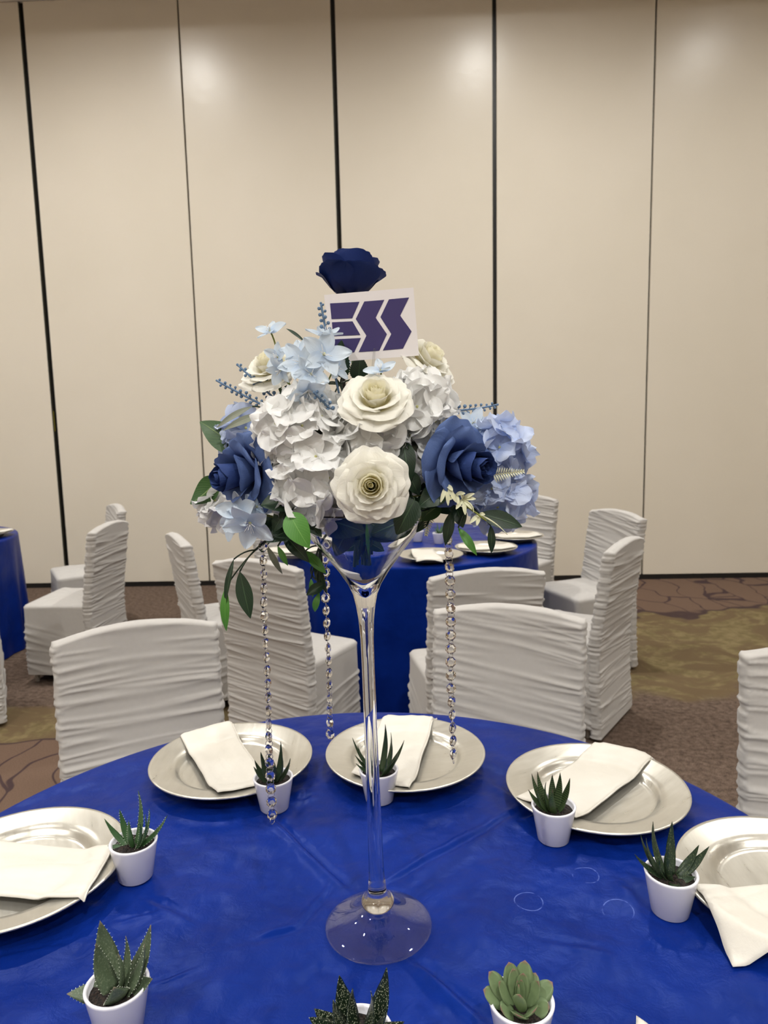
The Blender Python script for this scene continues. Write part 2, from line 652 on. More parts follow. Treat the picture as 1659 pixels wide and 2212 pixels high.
ring_me = lathe('lamp_ring', [(.075, -.002), (.105, -.008), (.11, -.002), (.11, .001)], M['ceiling'], 24)
for lx, ly, lk in LAMPS:
    d = thing('recessed_downlight', 'round recessed downlight in the ballroom ceiling', 'downlight', (lx, ly, CEIL_Z), group='ceiling downlights')
    put('trim_ring', ring_me, d, local=True)
    ld = bpy.data.lights.new('lamp', 'SPOT')
    ld.energy = LAMP_POWER * lk
    ld.color = LAMP_COLOR
    ld.spot_size = math.radians(158)
    ld.spot_blend = 1.0
    ld.shadow_soft_size = .07
    lo = bpy.data.objects.new('lamp', ld)
    C.objects.link(lo)
    lo.parent = d
    lo.location = (0, 0, -.03)

# ------------------------------------------------------------------ tables and cloths
T1 = Vector((-.095, .925, 0))
T2 = Vector((-.02, 4.13, 0))
T3 = Vector((-3.36, 4.39, 0))
TR = .755
TOP = .762


def folding_table(c, label):
    t = thing('round_table', label, 'table', c, group='round banquet tables')
    put('tabletop', lathe('tabletop', [(.0005, .702), (.70, .702), (.71, .707), (.71, .729), (.705, .732), (.0005, .732)], M['leg'], 64), t, local=True)
    for s in (-1, 1):
        for q in (-1, 1):
            pts = [(s * .34, q * .22, .702), (s * .36, q * .24, .4), (s * .36, q * .30, .0)]
            put('leg', tube('leg', pts, .014, M['leg'], 8), t, local=True)
    return t


def seg_dist(x, y, a, b):
    ax, ay = a
    bx, by = b
    dx, dy = bx - ax, by - ay
    L2 = dx * dx + dy * dy
    t = np.clip(((x - ax) * dx + (y - ay) * dy) / L2, -0.0, 1.0)
    px_, py_ = ax + t * dx, ay + t * dy
    L = math.sqrt(L2)
    sd = ((x - ax) * dy - (y - ay) * dx) / L
    d = np.hypot(x - px_, y - py_)
    return d, sd, t


def cloth(c, nseg, nring, seed, creases=(), rough_amp=1.0, supports=()):
    """round cloth: wrinkled top, rounded rim, folds down to the floor"""
    az = np.arange(nseg) * 2 * np.pi / nseg
    V = []
    R0 = TR - .012
    rs = list(np.linspace(0.004, R0, nring))
    for r in rs:
        x, y = r * np.cos(az), r * np.sin(az)
        wx, wy = x + c.x, y + c.y
        z = np.full(nseg, TOP)
        z = z + rough_amp * (.0044 * fbm(wx * 6, wy * 6, seed) + .0020 * fbm(wx * 17, wy * 17, seed + 5))
        for (a, b, A, w) in creases:
            d, sd, tt = seg_dist(wx, wy, a, b)
            env = np.sin(np.pi * np.clip(tt, .02, .98)) ** .4
            A = A * 1.9
            z = z + A * env * (sd / w) * np.exp(-(d / w) ** 2 * .5) * 1.2 + A * .5 * env * np.exp(-(d / (w * 4)) ** 2)
        k = np.clip((R0 - r) / .03, 0, 1)
        for (qx, qy, qr) in supports:      # lies flat under what stands on it
            k = k * np.clip((np.hypot(wx - qx, wy - qy) - qr) / .03, .25, 1)
        z = TOP + (z - TOP) * k
        V.append(np.stack([wx, wy, z], 1))
    # rim
    for a in (30, 60, 90):
        t = math.radians(a)
        rr = R0 + .012 * math.sin(t)
        V.append(np.stack([c.x + rr * np.cos(az), c.y + rr * np.sin(az), np.full(nseg, TOP - .012 + .012 * math.cos(t))], 1))
    nd = 22
    for k in range(1, nd + 1):
        t = k / nd
        z = (TOP - .012) * (1 - t) + .006 * t
        f = .55 * np.sin(az * 17 + 1.3 * np.sin(az * 3 + seed)) + .3 * np.sin(az * 29 + seed * 2) + .35 * np.sin(az * 7 + seed)
        rr = TR + .012 * t + np.clip(.045 * t ** .8 * f * (.65 + .35 * np.sin(az * 5 + seed)), -.06, .026)
        V.append(np.stack([c.x + rr * np.cos(az), c.y + rr * np.sin(az), np.full(nseg, z)], 1))
    V = np.concatenate(V)
    Fc = gridfaces(nseg, nring + 3 + nd, True, flip=True)
    Fc.append(tuple(range(nseg)))
    return mesh('tablecloth', V, Fc, M['blue'])


def wline(x0, y0, x1, y1, A=.0028, w=.006):
    a, b = on(x0, y0, .765), on(x1, y1, .765)
    return ((a.x, a.y), (b.x, b.y), A, w)


CREASES = [wline(500, 1695, 620, 1800), wline(610, 1790, 765, 1925), wline(876, 2060, 1060, 2215, .0035, .007),
           wline(1120, 1745, 832, 1905, .0022), wline(1060, 1680, 1150, 1745, .002, .008), wline(715, 1905, 645, 1995, .0018, .004),
           wline(640, 1998, 560, 2020, .0015, .005), wline(660, 1700, 620, 1780, .0025, .008), wline(590, 1740, 680, 1720, .002, .006),
           wline(-60, 2075, 140, 2030, .0012, .003), wline(330, 2115, 420, 2085, .001, .003), wline(250, 1985, 340, 1965, .0012, .004),
           wline(1130, 1770, 1180, 1750, .003, .008), wline(1000, 1830, 1100, 1760, .0015, .01), wline(1240, 1800, 1350, 1840, .0015, .01),
           wline(1330, 1900, 1420, 1980, .002, .009), wline(1180, 2030, 1330, 2060, .0012, .006), wline(300, 1930, 420, 1990, .0014, .006)]
folding_table(T1, 'round banquet table under the nearest royal blue cloth')
SUP = [tuple(on(x, y, TOP + .0635).xy) + (.03,) for x, y in ((590, 1677), (818, 1660), (1196, 1738), (1450, 1882), (288, 1815), (252, 2124), (775, 2226), (1126, 2157))]
SUP += [tuple(on(x, y, TOP + .033).xy) + (.10,) for x, y in ((499, 1634), (874, 1620), (1291, 1692))] + [(-.632, 1.022, .10), (.560, .985, .10), (.392, .560, .10)]
SUP.append(tuple(on(818, 1999, TOP + .004).xy) + (.07,))
o = put('tablecloth', cloth(T1, 640, 180, 3.0, CREASES, supports=SUP))
tag(o, 'creased royal blue satin cloth on the nearest table, under the glass vase', 'tablecloth', 'royal blue tablecloths')
folding_table(T2, 'round banquet table under the blue cloth behind the vase')
o = put('tablecloth', cloth(T2, 300, 40, 8.0))
tag(o, 'royal blue cloth hanging to the floor on the table behind the vase', 'tablecloth', 'royal blue tablecloths')
folding_table(T3, 'round banquet table under the blue cloth cut by the left picture edge')
o = put('tablecloth', cloth(T3, 300, 40, 11.0))
tag(o, 'royal blue cloth on the far table cut off by the left picture edge', 'tablecloth', 'royal blue tablecloths')


# ------------------------------------------------------------------ chairs in ruched covers
def gather(u, z, seed, nf, zlo, zhi, full=.45):
    """horizontal ruching: u in -1..1 across, z height; folds deepest at the side seams"""
    rng = random.Random(seed)
    h = np.zeros_like(u)
    slope = rng.uniform(-.035, .035)
    for k in range(nf):
        z0 = zlo + (zhi - zlo) * rng.random()
        m_ = slope + rng.uniform(-.016, .016)
        q = rng.uniform(-.012, .012)
        sg = rng.uniform(.0026, .0070)
        A = rng.uniform(.0022, .0050)
        kind = rng.random()
        if kind < full:
            env = .55 + .45 * np.abs(u) ** 1.5
        elif kind < full + (1 - full) / 2:
            env = np.clip((-u - rng.uniform(-.1, .5)) * 1.6, 0, 1) ** .8
        else:
            env = np.clip((u - rng.uniform(-.1, .5)) * 1.6, 0, 1) ** .8
        c = z0 + m_ * u + q * (u * u)
        d = (z - c) / (sg * (.75 + .6 * (1 - np.abs(u))))
        h = h + A * env * np.where(d > 0, np.exp(-d * d), np.exp(-d * d * .45))
    return h


def back_mesh(seed, nf=95):
    W, TH = .225, .026
    per = []
    nfac = 34
    for i in range(nfac):                       # front face, -x to +x
        per.append((-W + .012 + (2 * W - .024) * i / (nfac - 1), TH, 0, 1, -1 + 2 * i / (nfac - 1)))
    for a in (60, 20, -20, -60):
        t = math.radians(a)
        per.append((W - .012 + .014 * math.cos(t), TH * math.sin(t) * 1.0, math.cos(t), math.sin(t), 1))
    for i in range(nfac):                       # rear face, +x to -x
        per.append((W - .012 - (2 * W - .024) * i / (nfac - 1), -TH, 0, -1, 1 - 2 * i / (nfac - 1)))
    for a in (240, 200, 160, 120):
        t = math.radians(a)
        per.append((-W + .012 + .014 * math.cos(t), TH * math.sin(t), math.cos(t), math.sin(t), -1))
    per = np.array(per)
    n = len(per)
    zs = np.concatenate([np.linspace(.02, .875, 320)])
    V = []
    hf = None
    for j, z in enumerate(zs):
        u = per[:, 4]
        zz = np.full(n, z)
        k = z / .86
        arch = .026 * (1 - np.clip(np.abs(u), 0, 1) ** 2.0)
        zz = z + arch * k ** 3 * (per[:, 4] * 0 + 1)
        front = per[:, 3] > .2
        g = np.where(front, gather(u, zz, seed, nf, .05, .9), gather(u, zz, seed + 77, nf, .05, .9))
        side = np.abs(per[:, 2]) > .3
        g = np.where(side, .004 * vnoise(zz * 95 + seed, per[:, 2] * 2.0, seed) + .004, g)
        rake = -.14 * max(0, z - .45) - .06 * max(0, .30 - z)
        flare = 1 + .05 * max(0, .35 - z)
        x = per[:, 0] * flare + per[:, 2] * g
        bow = -.012 * (1 - u * u) * min(1, max(0, (z - .45) / .3))
        y = per[:, 1] + per[:, 3] * g + rake + bow
        V.append(np.stack([x, y, zz], 1))
    # close the top with a soft roll
    for t, s in ((.35, .8), (.65, .45), (.8, .05)):
        last = V[len(zs) - 1].copy()
        yc = last[:, 1].copy()
        u = per[:, 4]
        rake = -.14 * (.86 - .45)
        bow = -.012 * (1 - u * u)
        cy_ = rake + bow
        last[:, 1] = cy_ + (yc - cy_) * s
        last[:, 2] += .012 * t + .002 * vnoise(u * 6 + seed, np.full(n, t), seed)
        last[:, 0] *= 1 - .012 * t
        V.append(last)
    V = np.concatenate(V)
    rows = len(zs) + 3
    Fc = gridfaces(n, rows, True, flip=True)
    Fc.append(tuple(range(n)))
    b = (rows - 1) * n
    # stitch the top seam
    Fc.append(tuple(range(b, b + n))[::-1])
    return mesh('backrest', V, Fc, M['chair'])


def seat_mesh(seed):
    """seat cushion and skirt in one ruched cover, open underneath"""
    X, Y0, Y1, ZT = .222, -.02, .385, .465
    pts = []
    rr = .035
    cs = [(X - rr, Y0 + rr, -90), (X - rr, Y1 - rr, 0), (-X + rr, Y1 - rr, 90), (-X + rr, Y0 + rr, 180)]
    arcs = []
    for cx_, cy_, a0 in cs:
        for k in range(5):
            a = math.radians(a0 + 90 * k / 4)
            arcs.append((cx_ + rr * math.cos(a), cy_ + rr * math.sin(a), math.cos(a), math.sin(a)))
    per = []
    for k in range(len(arcs)):
        a, b = arcs[k], arcs[(k + 1) % len(arcs)]
        L = math.hypot(b[0] - a[0], b[1] - a[1])
        n = max(1, int(L / .018))
        for i in range(n):
            t = i / n
            per.append([a[q] * (1 - t) + b[q] * t for q in range(4)])
    per = np.array(per)
    n = len(per)
    s = np.cumsum(np.hypot(*(np.roll(per[:, :2], -1, 0) - per[:, :2]).T))
    V = []
    zs = np.linspace(.055, ZT - .03, 80)
    ang = np.arctan2(per[:, 3], per[:, 2])
    ucorner = np.abs(np.cos(2 * ang + np.pi / 2)) * 0
    xx, yy = per[:, 0] / X, (per[:, 1] - .1825) / .2025
    u = np.where(np.abs(per[:, 2]) > .7, -yy * np.sign(per[:, 2]), xx)
    for z in zs:
        zz = np.full(n, z)
        g = gather(u, zz + .10 * np.where(np.abs(per[:, 2]) > .7, (1 - np.clip(yy, -1, 1)) * .5, 0), seed, 30, .05, .36)
        g = g * min(1, (ZT - .04 - z) / .12 + .12)
        sc_ = 1 + .03 * (1 - z / ZT)
        V.append(np.stack([per[:, 0] * sc_ + per[:, 2] * g, .1825 + (per[:, 1] - .1825) * sc_ + per[:, 3] * g, zz], 1))
    for dz, ins in ((-.015, -.002), (-.004, .006), (0, .02), (.004, .06), (.008, .12), (.010, .17)):
        f = 1 - ins / .222
        w = .003 * fbm(per[:, 0] * 14 + seed, per[:, 1] * 14, seed, 2)
        V.append(np.stack([per[:, 0] * f, .1825 + (per[:, 1] - .1825) * f, np.full(n, ZT + dz) + w * (ins > .01)], 1))
    V = np.concatenate(V)
    rows = 80 + 6
    Fc = gridfaces(n, rows, True)
    Fc.append(tuple(range((rows - 1) * n, rows * n)))
    return mesh('seat', V, Fc, M['chair'])


BACKS = [back_mesh(s) for s in (11, 23, 37)]
SEATS = [seat_mesh(s) for s in (5, 6)]
LEG = lathe('leg', [(.010, 0.0), (.012, .004), (.013, .07), (.013, .12)], M['leg'], 10, cap=True)


def chair(c0, c1, label, k):
    """c0, c1: the top corners of the backrest (xy); the chair faces left of c0->c1"""
    c0, c1 = Vector(c0), Vector(c1)
    mid = (c0 + c1) / 2
    d = (c1 - c0).normalized()
    f = Vector((-d.y, d.x))
    rz = math.atan2(f.y, f.x) - math.pi / 2
    base = mid + f * .058                   # the rake carries the top backwards
    t = thing('banquet_chair', label, 'chair', (base.x, base.y, 0), rz, 'white covered banquet chairs')
    put('backrest', BACKS[k % 3], t, local=True)
    put('seat', SEATS[k % 2], t, local=True)
    for sx_ in (-.19, .19):
        for sy_ in (.03, .345):
            put('leg', LEG, t, Matrix.Translation((sx_, sy_, 0)), local=True)
    return t


chair((-.594, 2.066), (-.997, 1.88), 'white covered chair at the nearest table, behind the far left silver plate', 0)
chair((.513, 2.045), (.077, 2.170), 'white covered chair at the nearest table, right of the glass stem', 1)
chair((1.262, 1.640), (.822, 1.735), 'white covered chair cut off by the right picture edge', 2)
chair((-.856, 3.018), (-.432, 2.798), 'white chair with its back to the viewer, left of the glass stem', 1)
chair((.067, 2.615), (.515, 2.706), 'white chair with its back to the viewer, behind the one right of the stem', 2)
chair((.860, 3.063), (1.112, 3.436), 'white chair with tilted narrow back at the right side of the second table', 0)
chair((1.326, 4.03), (1.145, 4.441), 'white chair nearest the wall at the right side of the second table', 1)
chair((1.045, 5.03), (.70, 5.31), 'white chair at the far side of the second table, right of the flowers', 2)
chair((-1.313, 3.803), (-1.095, 3.41), 'slim looking white chair at the left end of the second table', 2)
chair((-.76, 5.21), (-1.12, 4.93), 'white chair at the far side of the second table, left of the flowers', 0)
chair((-1.787, 3.88), (-1.775, 4.32), 'large white chair beside the left table with its back to the right', 0)
chair((-1.995, 4.83), (-2.24, 5.21), 'white chair by the wall, half hidden behind another at the left table', 1)
chair((-2.42, 3.07), (-2.02, 3.29), 'white chair just showing at the left picture edge', 2)


# ------------------------------------------------------------------ place settings
PLATE = [(.0005, 0.0), (.098, 0.0), (.104, .003), (.112, .011), (.160, .0195), (.1645, .021), (.1655, .0225), (.1645, .0238), (.160, .0232),
         (.128, .0185), (.117, .0165), (.112, .0128), (.108, .009), (.104, .0072), (.098, .0066), (.0005, .0062)]
PZ = 1.32
PLATE = [(r, z * PZ) for r, z in PLATE]
PLATE_ME = lathe('charger', PLATE, M['silver'], 96)


def plate_top(r):
    return np.interp(r, [0, .098, .104, .108, .112, .117, .128, .160, .1655, .1656, .5], [.0062, .0066, .0072, .009, .0128, .0165, .0185, .0232, .0235, .0, .0]) * PZ


def plate(x, y, label, z=TOP + .0025, grp='silver charger plates'):
    t = thing('charger_plate', label, 'plate', (x, y, z), group=grp)
    put('dish', PLATE_ME, t, Matrix.Rotation((x * 13 + y * 7) % 6.28, 4, 'Z'), local=True)
    return t


def napkin(label, quad, pc, seed, layers=.006, hang=.9, nu=34, nv=46, grp='ivory satin napkins', base=TOP + .0025, sag=.5):
    """folded cloth strip over a plate: quad = 4 xy corners (far-left, far-right, near-right, near-left)"""
    q = [Vector(p) for p in quad]
    us, vs_ = np.linspace(0, 1, nu), np.linspace(0, 1, nv)
    U, W = np.meshgrid(us, vs_)
    def bil(k):
        return (q[0][k] * (1 - U) + q[1][k] * U) * (1 - W) + (q[3][k] * (1 - U) + q[2][k] * U) * W
    X, Y = bil(0), bil(1)
    # gently wavy edges
    X = X + .0016 * vnoise(W * 5 + seed, U * 3, seed)
    Y = Y + .0016 * vnoise(W * 5 + seed + 9, U * 3, seed)
    r = np.hypot(X - pc[0], Y - pc[1])
    prof = plate_top(np.minimum(r, .1655))
    hung = .0235 * PZ + .004 - np.clip(r - .160, 0, 1) * hang
    bridge = .0225 * PZ + .0015 * np.sin(r * 40)
    z = np.where(r < .1655, np.maximum(prof, bridge * (1 - sag) + prof * sag), np.maximum(hung, .004))
    z = z + layers
    e = np.minimum(np.minimum(U, 1 - U) * 8, 1)
    z = z + .0018 * fbm(U * 3 + seed, W * 4, seed, 2) + .0012 * np.abs(vnoise(U * 2.2 + W * 5 + seed, W * 2, seed + 3))
    # rounded folded edges
    eu = np.clip(np.minimum(U, 1 - U) / .05, 0, 1)
    ev = np.clip(np.minimum(W, 1 - W) / .035, 0, 1)
    rnd = np.sqrt(np.clip(1 - (1 - eu) ** 2, 0, 1)) * np.sqrt(np.clip(1 - (1 - ev) ** 2, 0, 1))
    ztop = z - layers * .5 * (1 - rnd) + base
    zbot = z - layers + layers * .5 * (1 - rnd) + base - .0005
    zbot = np.maximum(zbot, base + .0005 - .0015)
    zbot = np.minimum(zbot, ztop - .0004)
    o_ = Vector((float(X.mean()), float(Y.mean()), base + .02))
    top = np.stack([X, Y, ztop], -1).reshape(-1, 3) - np.array(o_)
    bot = np.stack([X, Y, zbot], -1).reshape(-1, 3) - np.array(o_)
    n = nu * nv
    Vv = np.concatenate([top, bot])
    Fc = gridfaces(nu, nv, flip=True) + gridfaces(nu, nv, base=n)
    rim = [j for j in range(nu)] + [j * nu + nu - 1 for j in range(1, nv)] + [(nv - 1) * nu + i for i in range(nu - 2, -1, -1)] + [j * nu for j in range(nv - 2, 0, -1)]
    for k in range(len(rim)):
        a, b = rim[k], rim[(k + 1) % len(rim)]
        Fc.append((a, b, b + n, a + n))
    me = mesh('napkin', Vv, Fc, M['napkin'])
    bm = bmesh.new(); bm.from_mesh(me); bmesh.ops.recalc_face_normals(bm, faces=bm.faces); bm.to_mesh(me); bm.free()
    t = thing('napkin', label, 'napkin', o_, group=grp)
    put('folded_cloth', me, t, local=True)
    # a second fold peeping out along one long side
    pts = []
    for k in range(0, nv, 3):
        i = k * nu + nu - 1
        pts.append(Vector(top[i]) * .5 + Vector(bot[i]) * .5 + Vector((0, 0, .0002)))
    put('hem', tube('hem', pts, .0016, M['napkin'], 6), t, local=True)
    return t


ZN = TOP + .037


def nq(*pp):
    return [tuple(on(x, y, ZN).xy) for x, y in pp]


def rimc(x0, y0, x1, y1):
    a, b = on(x0, y0, TOP + .033), on(x1, y1, TOP + .033)
    return (a + b) / 2


pfl = rimc(328, 1647, 670, 1622)
pfc = rimc(710, 1627, 1039, 1614)
pfr = rimc(1102, 1677, 1481, 1708)
pl_ = Vector((-.632, 1.022, 0))
pr_ = Vector((.560, .985, 0))
pb_ = Vector((.392, .560, 0))
plate(pfl.x, pfl.y, 'silver charger plate at the far left of the nearest table')
plate(pfc.x, pfc.y, 'silver charger plate at the far side of the table, behind the glass stem')
plate(pfr.x, pfr.y, 'silver charger plate at the far right, by the zebra striped succulent')
plate(pl_.x, pl_.y, 'silver charger plate cut by the left picture edge on the nearest table')
plate(pr_.x, pr_.y, 'silver charger plate cut by the right picture edge on the nearest table')
plate(pb_.x, pb_.y, 'silver charger plate below the lower right picture edge, mostly out of view')
napkin('ivory folded napkin across the far left silver plate', nq((386, 1582), (498, 1556), (582, 1686), (470, 1712)), pfl, 1.0)
napkin('ivory folded napkin on the plate behind the glass stem', nq((836, 1536), (944, 1528), (885, 1700), (757, 1668)), pfc, 2.0)
napkin('ivory folded napkin on the plate by the zebra striped succulent', nq((1296, 1594), (1420, 1626), (1243, 1762), (1116, 1720)), pfr, 3.0)
napkin('ivory folded napkin on the plate at the left picture edge', nq((-130, 1795), (248, 1826), (178, 1940), (-170, 1900)), pl_, 4.0)
napkin('ivory folded napkin on the plate at the right picture edge', nq((1500, 1908), (1840, 1880), (1880, 2030), (1588, 2046)), pr_, 5.0)
tipn = on(1372, 2197, TOP + .010)
napkin('ivory napkin corner peeping in at the lower right picture edge', [(tipn.x, tipn.y), (tipn.x + .10, tipn.y - .10), (tipn.x + .06, tipn.y - .30), (tipn.x - .06, tipn.y - .20)], pb_, 6.0)

# background tables
for k, (px, py, nm) in enumerate(((930, 1199, 'in front'), (1050, 1183, 'mid right'), (1112, 1158, 'right end'), (640, 1190, 'left'))):
    p = on(px, py, TOP + .025)
    lab = ['silver charger plate nearest the viewer on the second table', 'silver charger plate right of the crystal strand on the second table',
           'silver charger plate at the right end of the second table', 'silver charger plate on the second table left of the glass bowl'][k]
    plate(p.x, p.y, lab, grp='silver chargers on the second table')
    lab = ['ivory napkin hanging over the nearest plate of the second table', 'ivory napkin on the second table plate right of the crystal strand',
           'ivory napkin on the plate at the right end of the second table', 'ivory napkin on the second table plate left of the glass bowl'][k]
    dx = [(-.105, .01), (-.13, .13), (-.15, .14), (-.06, .10)][k]
    if k == 0:
        qd = [(p.x - .10, p.y + .11), (p.x + .02, p.y + .12), (p.x + .055, p.y - .175), (p.x - .075, p.y - .165)]
    else:
        qd = [(p.x - .15, p.y + .04), (p.x + .14, p.y + .05), (p.x + .15, p.y - .07), (p.x - .15, p.y - .06)]
    napkin(lab, qd, p, 10.0 + k, layers=.012, nu=16, nv=20, grp='ivory napkins on the second table')
p = Vector((-2.80, 4.55, 0))
plate(p.x, p.y, 'silver charger plate on the table at the left picture edge')
napkin('ivory napkin on the plate of the table at the left picture edge', [(p.x - .15, p.y + .03), (p.x + .15, p.y + .08), (p.x + .16, p.y - .05), (p.x - .15, p.y - .09)], p, 19.0, layers=.014, nu=16, nv=20)


# ------------------------------------------------------------------ succulents in white pots
POT = [(.0005, 0), (.0245, 0), (.0262, .0018), (.0365, .0585), (.0373, .0612), (.0362, .0625), (.0338, .0622), (.0325, .0600), (.0312, .050), (.0005, .050)]
POT_ME = lathe('pot', POT, M['ceramic'], 48)


def soil_mesh():
    rng = random.Random(4)
    V, n = [], 28
    for r in (.0, .008, .016, .024, .0315):
        for i in range(n):
            a = 2 * math.pi * i / n
            V.append((r * math.cos(a), r * math.sin(a), .0535 + rng.uniform(-.0012, .0014)))
    return mesh('soil', V, gridfaces(n, 5, True), M['soil'], False)


SOIL_ME = soil_mesh()


def succ_leaf(b, tip, w, th, up, bow=.0, shape='lance', teeth=0, toothmat=None, mat=None, nv=12):
    """thick leaf from b to tip; up: side the hollow face looks to"""
    b, tip = Vector(b), Vector(tip)
    ax = tip - b
    L = ax.length
    d0 = ax.normalized()
    up = Vector(up)
    up = (up - d0 * up.dot(d0)).normalized()
    sec = [(-1, .12), (-.55, .0), (0, -.12), (.55, .0), (1, .12), (.62, -.62), (0, -1), (-.62, -.62)]
    V, UV = [], []
    m = len(sec)
    edges = ([], [])
    for j in range(nv + 1):
        t = j / nv
        if shape == 'lance':
            k = (.72 + .36 * math.sin(math.pi * min(1, t * 1.35) * .75)) * max(.0, 1 - t ** 1.9) ** .85
        elif shape == 'broad':
            k = (.84 + .26 * math.sin(math.pi * t)) * max(.0, 1 - t ** 1.7) ** .82
        else:  # spoon
            k = (.34 + .75 * math.sin(math.pi * min(1, .12 + t * .62)) ** 1.3) * max(0, 1 - t ** 5) ** .55
        k = max(k, .02)
        c = b + ax * t + up * (bow * L * (4 * t * (1 - t)) * -.25 + bow * L * t * t * 0)
        tan = (ax + up * (bow * L * (4 - 8 * t) * -.25)).normalized()
        n_ = (up - tan * up.dot(tan)).normalized()
        s = tan.cross(n_)
        for q, (a, e) in enumerate(sec):
            V.append(c + s * (a * w * .5 * k) + n_ * (e * th * (.35 + .65 * k) * (1 - .6 * t)))
            UV.append((.5 + a * .5, t))
        edges[0].append((c - s * (w * .5 * k) + n_ * .12 * th, -s, tan))
        edges[1].append((c + s * (w * .5 * k) + n_ * .12 * th, s, tan))
    Fc = gridfaces(m, nv + 1, True)
    Fc.append(tuple(range(nv * m, nv * m + m)))
    Fc.append(tuple(range(m))[::-1])
    nf0 = len(Fc)
    if teeth:
        for side in edges:
            for k in range(teeth):
                f = (k + .5) / teeth * .94 * nv
                j = int(f)
                g = f - j
                p = side[j][0].lerp(side[j + 1][0], g)
                s, tan = side[j][1], side[j][2]
                r = .0007
                i0 = len(V)
                V += [p - tan * r, p + tan * r, p + up * r, p + s * .0016 + tan * .0004]
                UV += [(.5, .5)] * 4
                Fc += [(i0, i0 + 1, i0 + 3), (i0 + 1, i0 + 2, i0 + 3), (i0 + 2, i0, i0 + 3)]
    me = mesh('leaf', [v - b for v in V], Fc, mat, True, UV)
    if teeth:
        me.materials.append(toothmat)
        for k in range(nf0, len(Fc)):
            me.polygons[k].material_index = 1
    return me


S = {
    'haw': mat_succ('dark_haworthia_leaf', lin(24, 40, 26), lin(40, 60, 36), lin(90, 110, 80), 'plain', None, .35),
    'ggloss': mat_succ('dark_glossy_leaf', lin(34, 52, 34), lin(58, 78, 50), lin(90, 110, 80), 'plain', None, .28),
    'zebra': mat_succ('zebra_leaf', lin(26, 44, 24), lin(40, 60, 32), lin(104, 124, 76), 'bands', lin(70, 50, 40), .4),
    'speck': mat_succ('speckled_leaf', lin(26, 42, 28), lin(38, 58, 38), lin(96, 108, 76), 'mottle', None, .4),
    'aloe': mat_succ('aloe_leaf', lin(44, 74, 42), lin(64, 98, 56), lin(190, 205, 180), 'plain', None, .4),
    'grey': mat_succ('grey_green_succulent', lin(66, 82, 60), lin(84, 98, 74), lin(120, 130, 108), 'mottle', lin(110, 100, 84), .55),
    'dots': mat_succ('white_dotted_leaf', lin(16, 28, 18), lin(26, 42, 26), lin(180, 186, 160), 'spots', None, .35),
    'rose': mat_succ('pale_rosette_leaf', lin(92, 112, 78), lin(120, 138, 98), lin(150, 160, 120), 'plain', lin(120, 84, 76), .5),
}
TOOTH = plain('pale_leaf_tooth', lin(206, 214, 196), .5)


def succulent(label, rim_px, tips, mat, w, th, shape='lance', teeth=0, dz=.0, bow=-.35, up_w=1.0):
    c = on(rim_px[0], rim_px[1], TOP + .0625 + .001)
    t = thing('potted_succulent', label, 'potted succulent', (c.x, c.y, TOP + .001), group='succulents in small white pots')
    put('pot', POT_ME, t, local=True)
    put('soil', SOIL_ME, t, Matrix.Rotation(c.x * 20, 4, 'Z'), local=True)
    bz = TOP + .0535
    for k, tp in enumerate(tips):
        px, py, off = tp[:3]
        ws = tp[3] if len(tp) > 3 else 1.0
        tip = at(px, py, c.y + off)
        out = Vector((tip.x - c.x, tip.y - c.y, 0))
        ob = out.normalized() * min(.010, out.length * .3) if out.length > 1e-4 else Vector((0, 0, 0))
        b = Vector((c.x, c.y, bz)) + ob
        up = Vector((0, -.9, 1)) * up_w - (out.normalized() * 1.2 if out.length > 1e-4 else Vector((0, 1, 0)))
        L = (tip - b).length
        me = succ_leaf(b, tip, w * ws, th * min(1.2, max(.6, ws)), up, bow * -1, shape, teeth, TOOTH, S[mat])
        put('leaf', me, t, Matrix.Translation(b))
    return t


succulent('dark green haworthia in white pot behind the long left crystal strand', (590, 1677),
          [(606, 1602, .012), (563, 1624, .012), (550, 1642, .0), (548, 1656, -.01), (627, 1638, .0), (608, 1627, -.012), (566, 1640, -.015), (590, 1640, -.02), (580, 1625, .022)],
          'haw', .0135, .0045)
succulent('dark glossy aloe-like plant in white pot directly behind the glass stem', (818, 1660),
          [(832, 1564, .012, 1.1), (844, 1582, -.004), (873, 1599, .006), (761, 1593, .008, .8), (773, 1610, -.004, .8), (767, 1631, .0, .8), (769, 1649, -.012, .8), (861, 1622, -.012), (846, 1603, -.02, .9),
           (835, 1637, -.03, 1.0), (806, 1590, .02, .8)], 'ggloss', .0125, .0042)
succulent('zebra striped haworthia in white pot in front of the right silver plate', (1196, 1738),
          [(1149, 1671, .010), (1161, 1667, .018), (1193, 1673, .02), (1210, 1669, .008), (1231, 1681, .004), (1142, 1706, -.004), (1161, 1705, -.012, .9), (1223, 1726, -.012, .9), (1194, 1706, -.022, 1.1), (1180, 1690, -.006)],
          'zebra', .0150, .0055, 'broad')
succulent('speckled gasteria with long spread leaves at the plate on the right edge', (1450, 1882),
          [(1411, 1775, .014), (1452, 1774, .016), (1384, 1803, .008, .8), (1396, 1810, .0, .8), (1371, 1845, .0, .8), (1510, 1825, .008), (1532, 1828, .0), (1448, 1821, -.012, 1.2), (1465, 1914, -.034, 1.1), (1502, 1894, -.016, .9), (1425, 1850, -.012, .9)],
          'speck', .0150, .0045)
succulent('slender toothed aloe in white pot beside the left edge plate', (288, 1815),
          [(298, 1708, .008, 1.1), (225, 1768, .0, .9), (258, 1748, .012), (322, 1747, .004), (361, 1761, .0), (232, 1827, -.010, .9), (278, 1771, -.012, .9), (313, 1759, -.014), (300, 1770, -.02, .9)],
          'aloe', .0120, .0042, 'lance', 13)
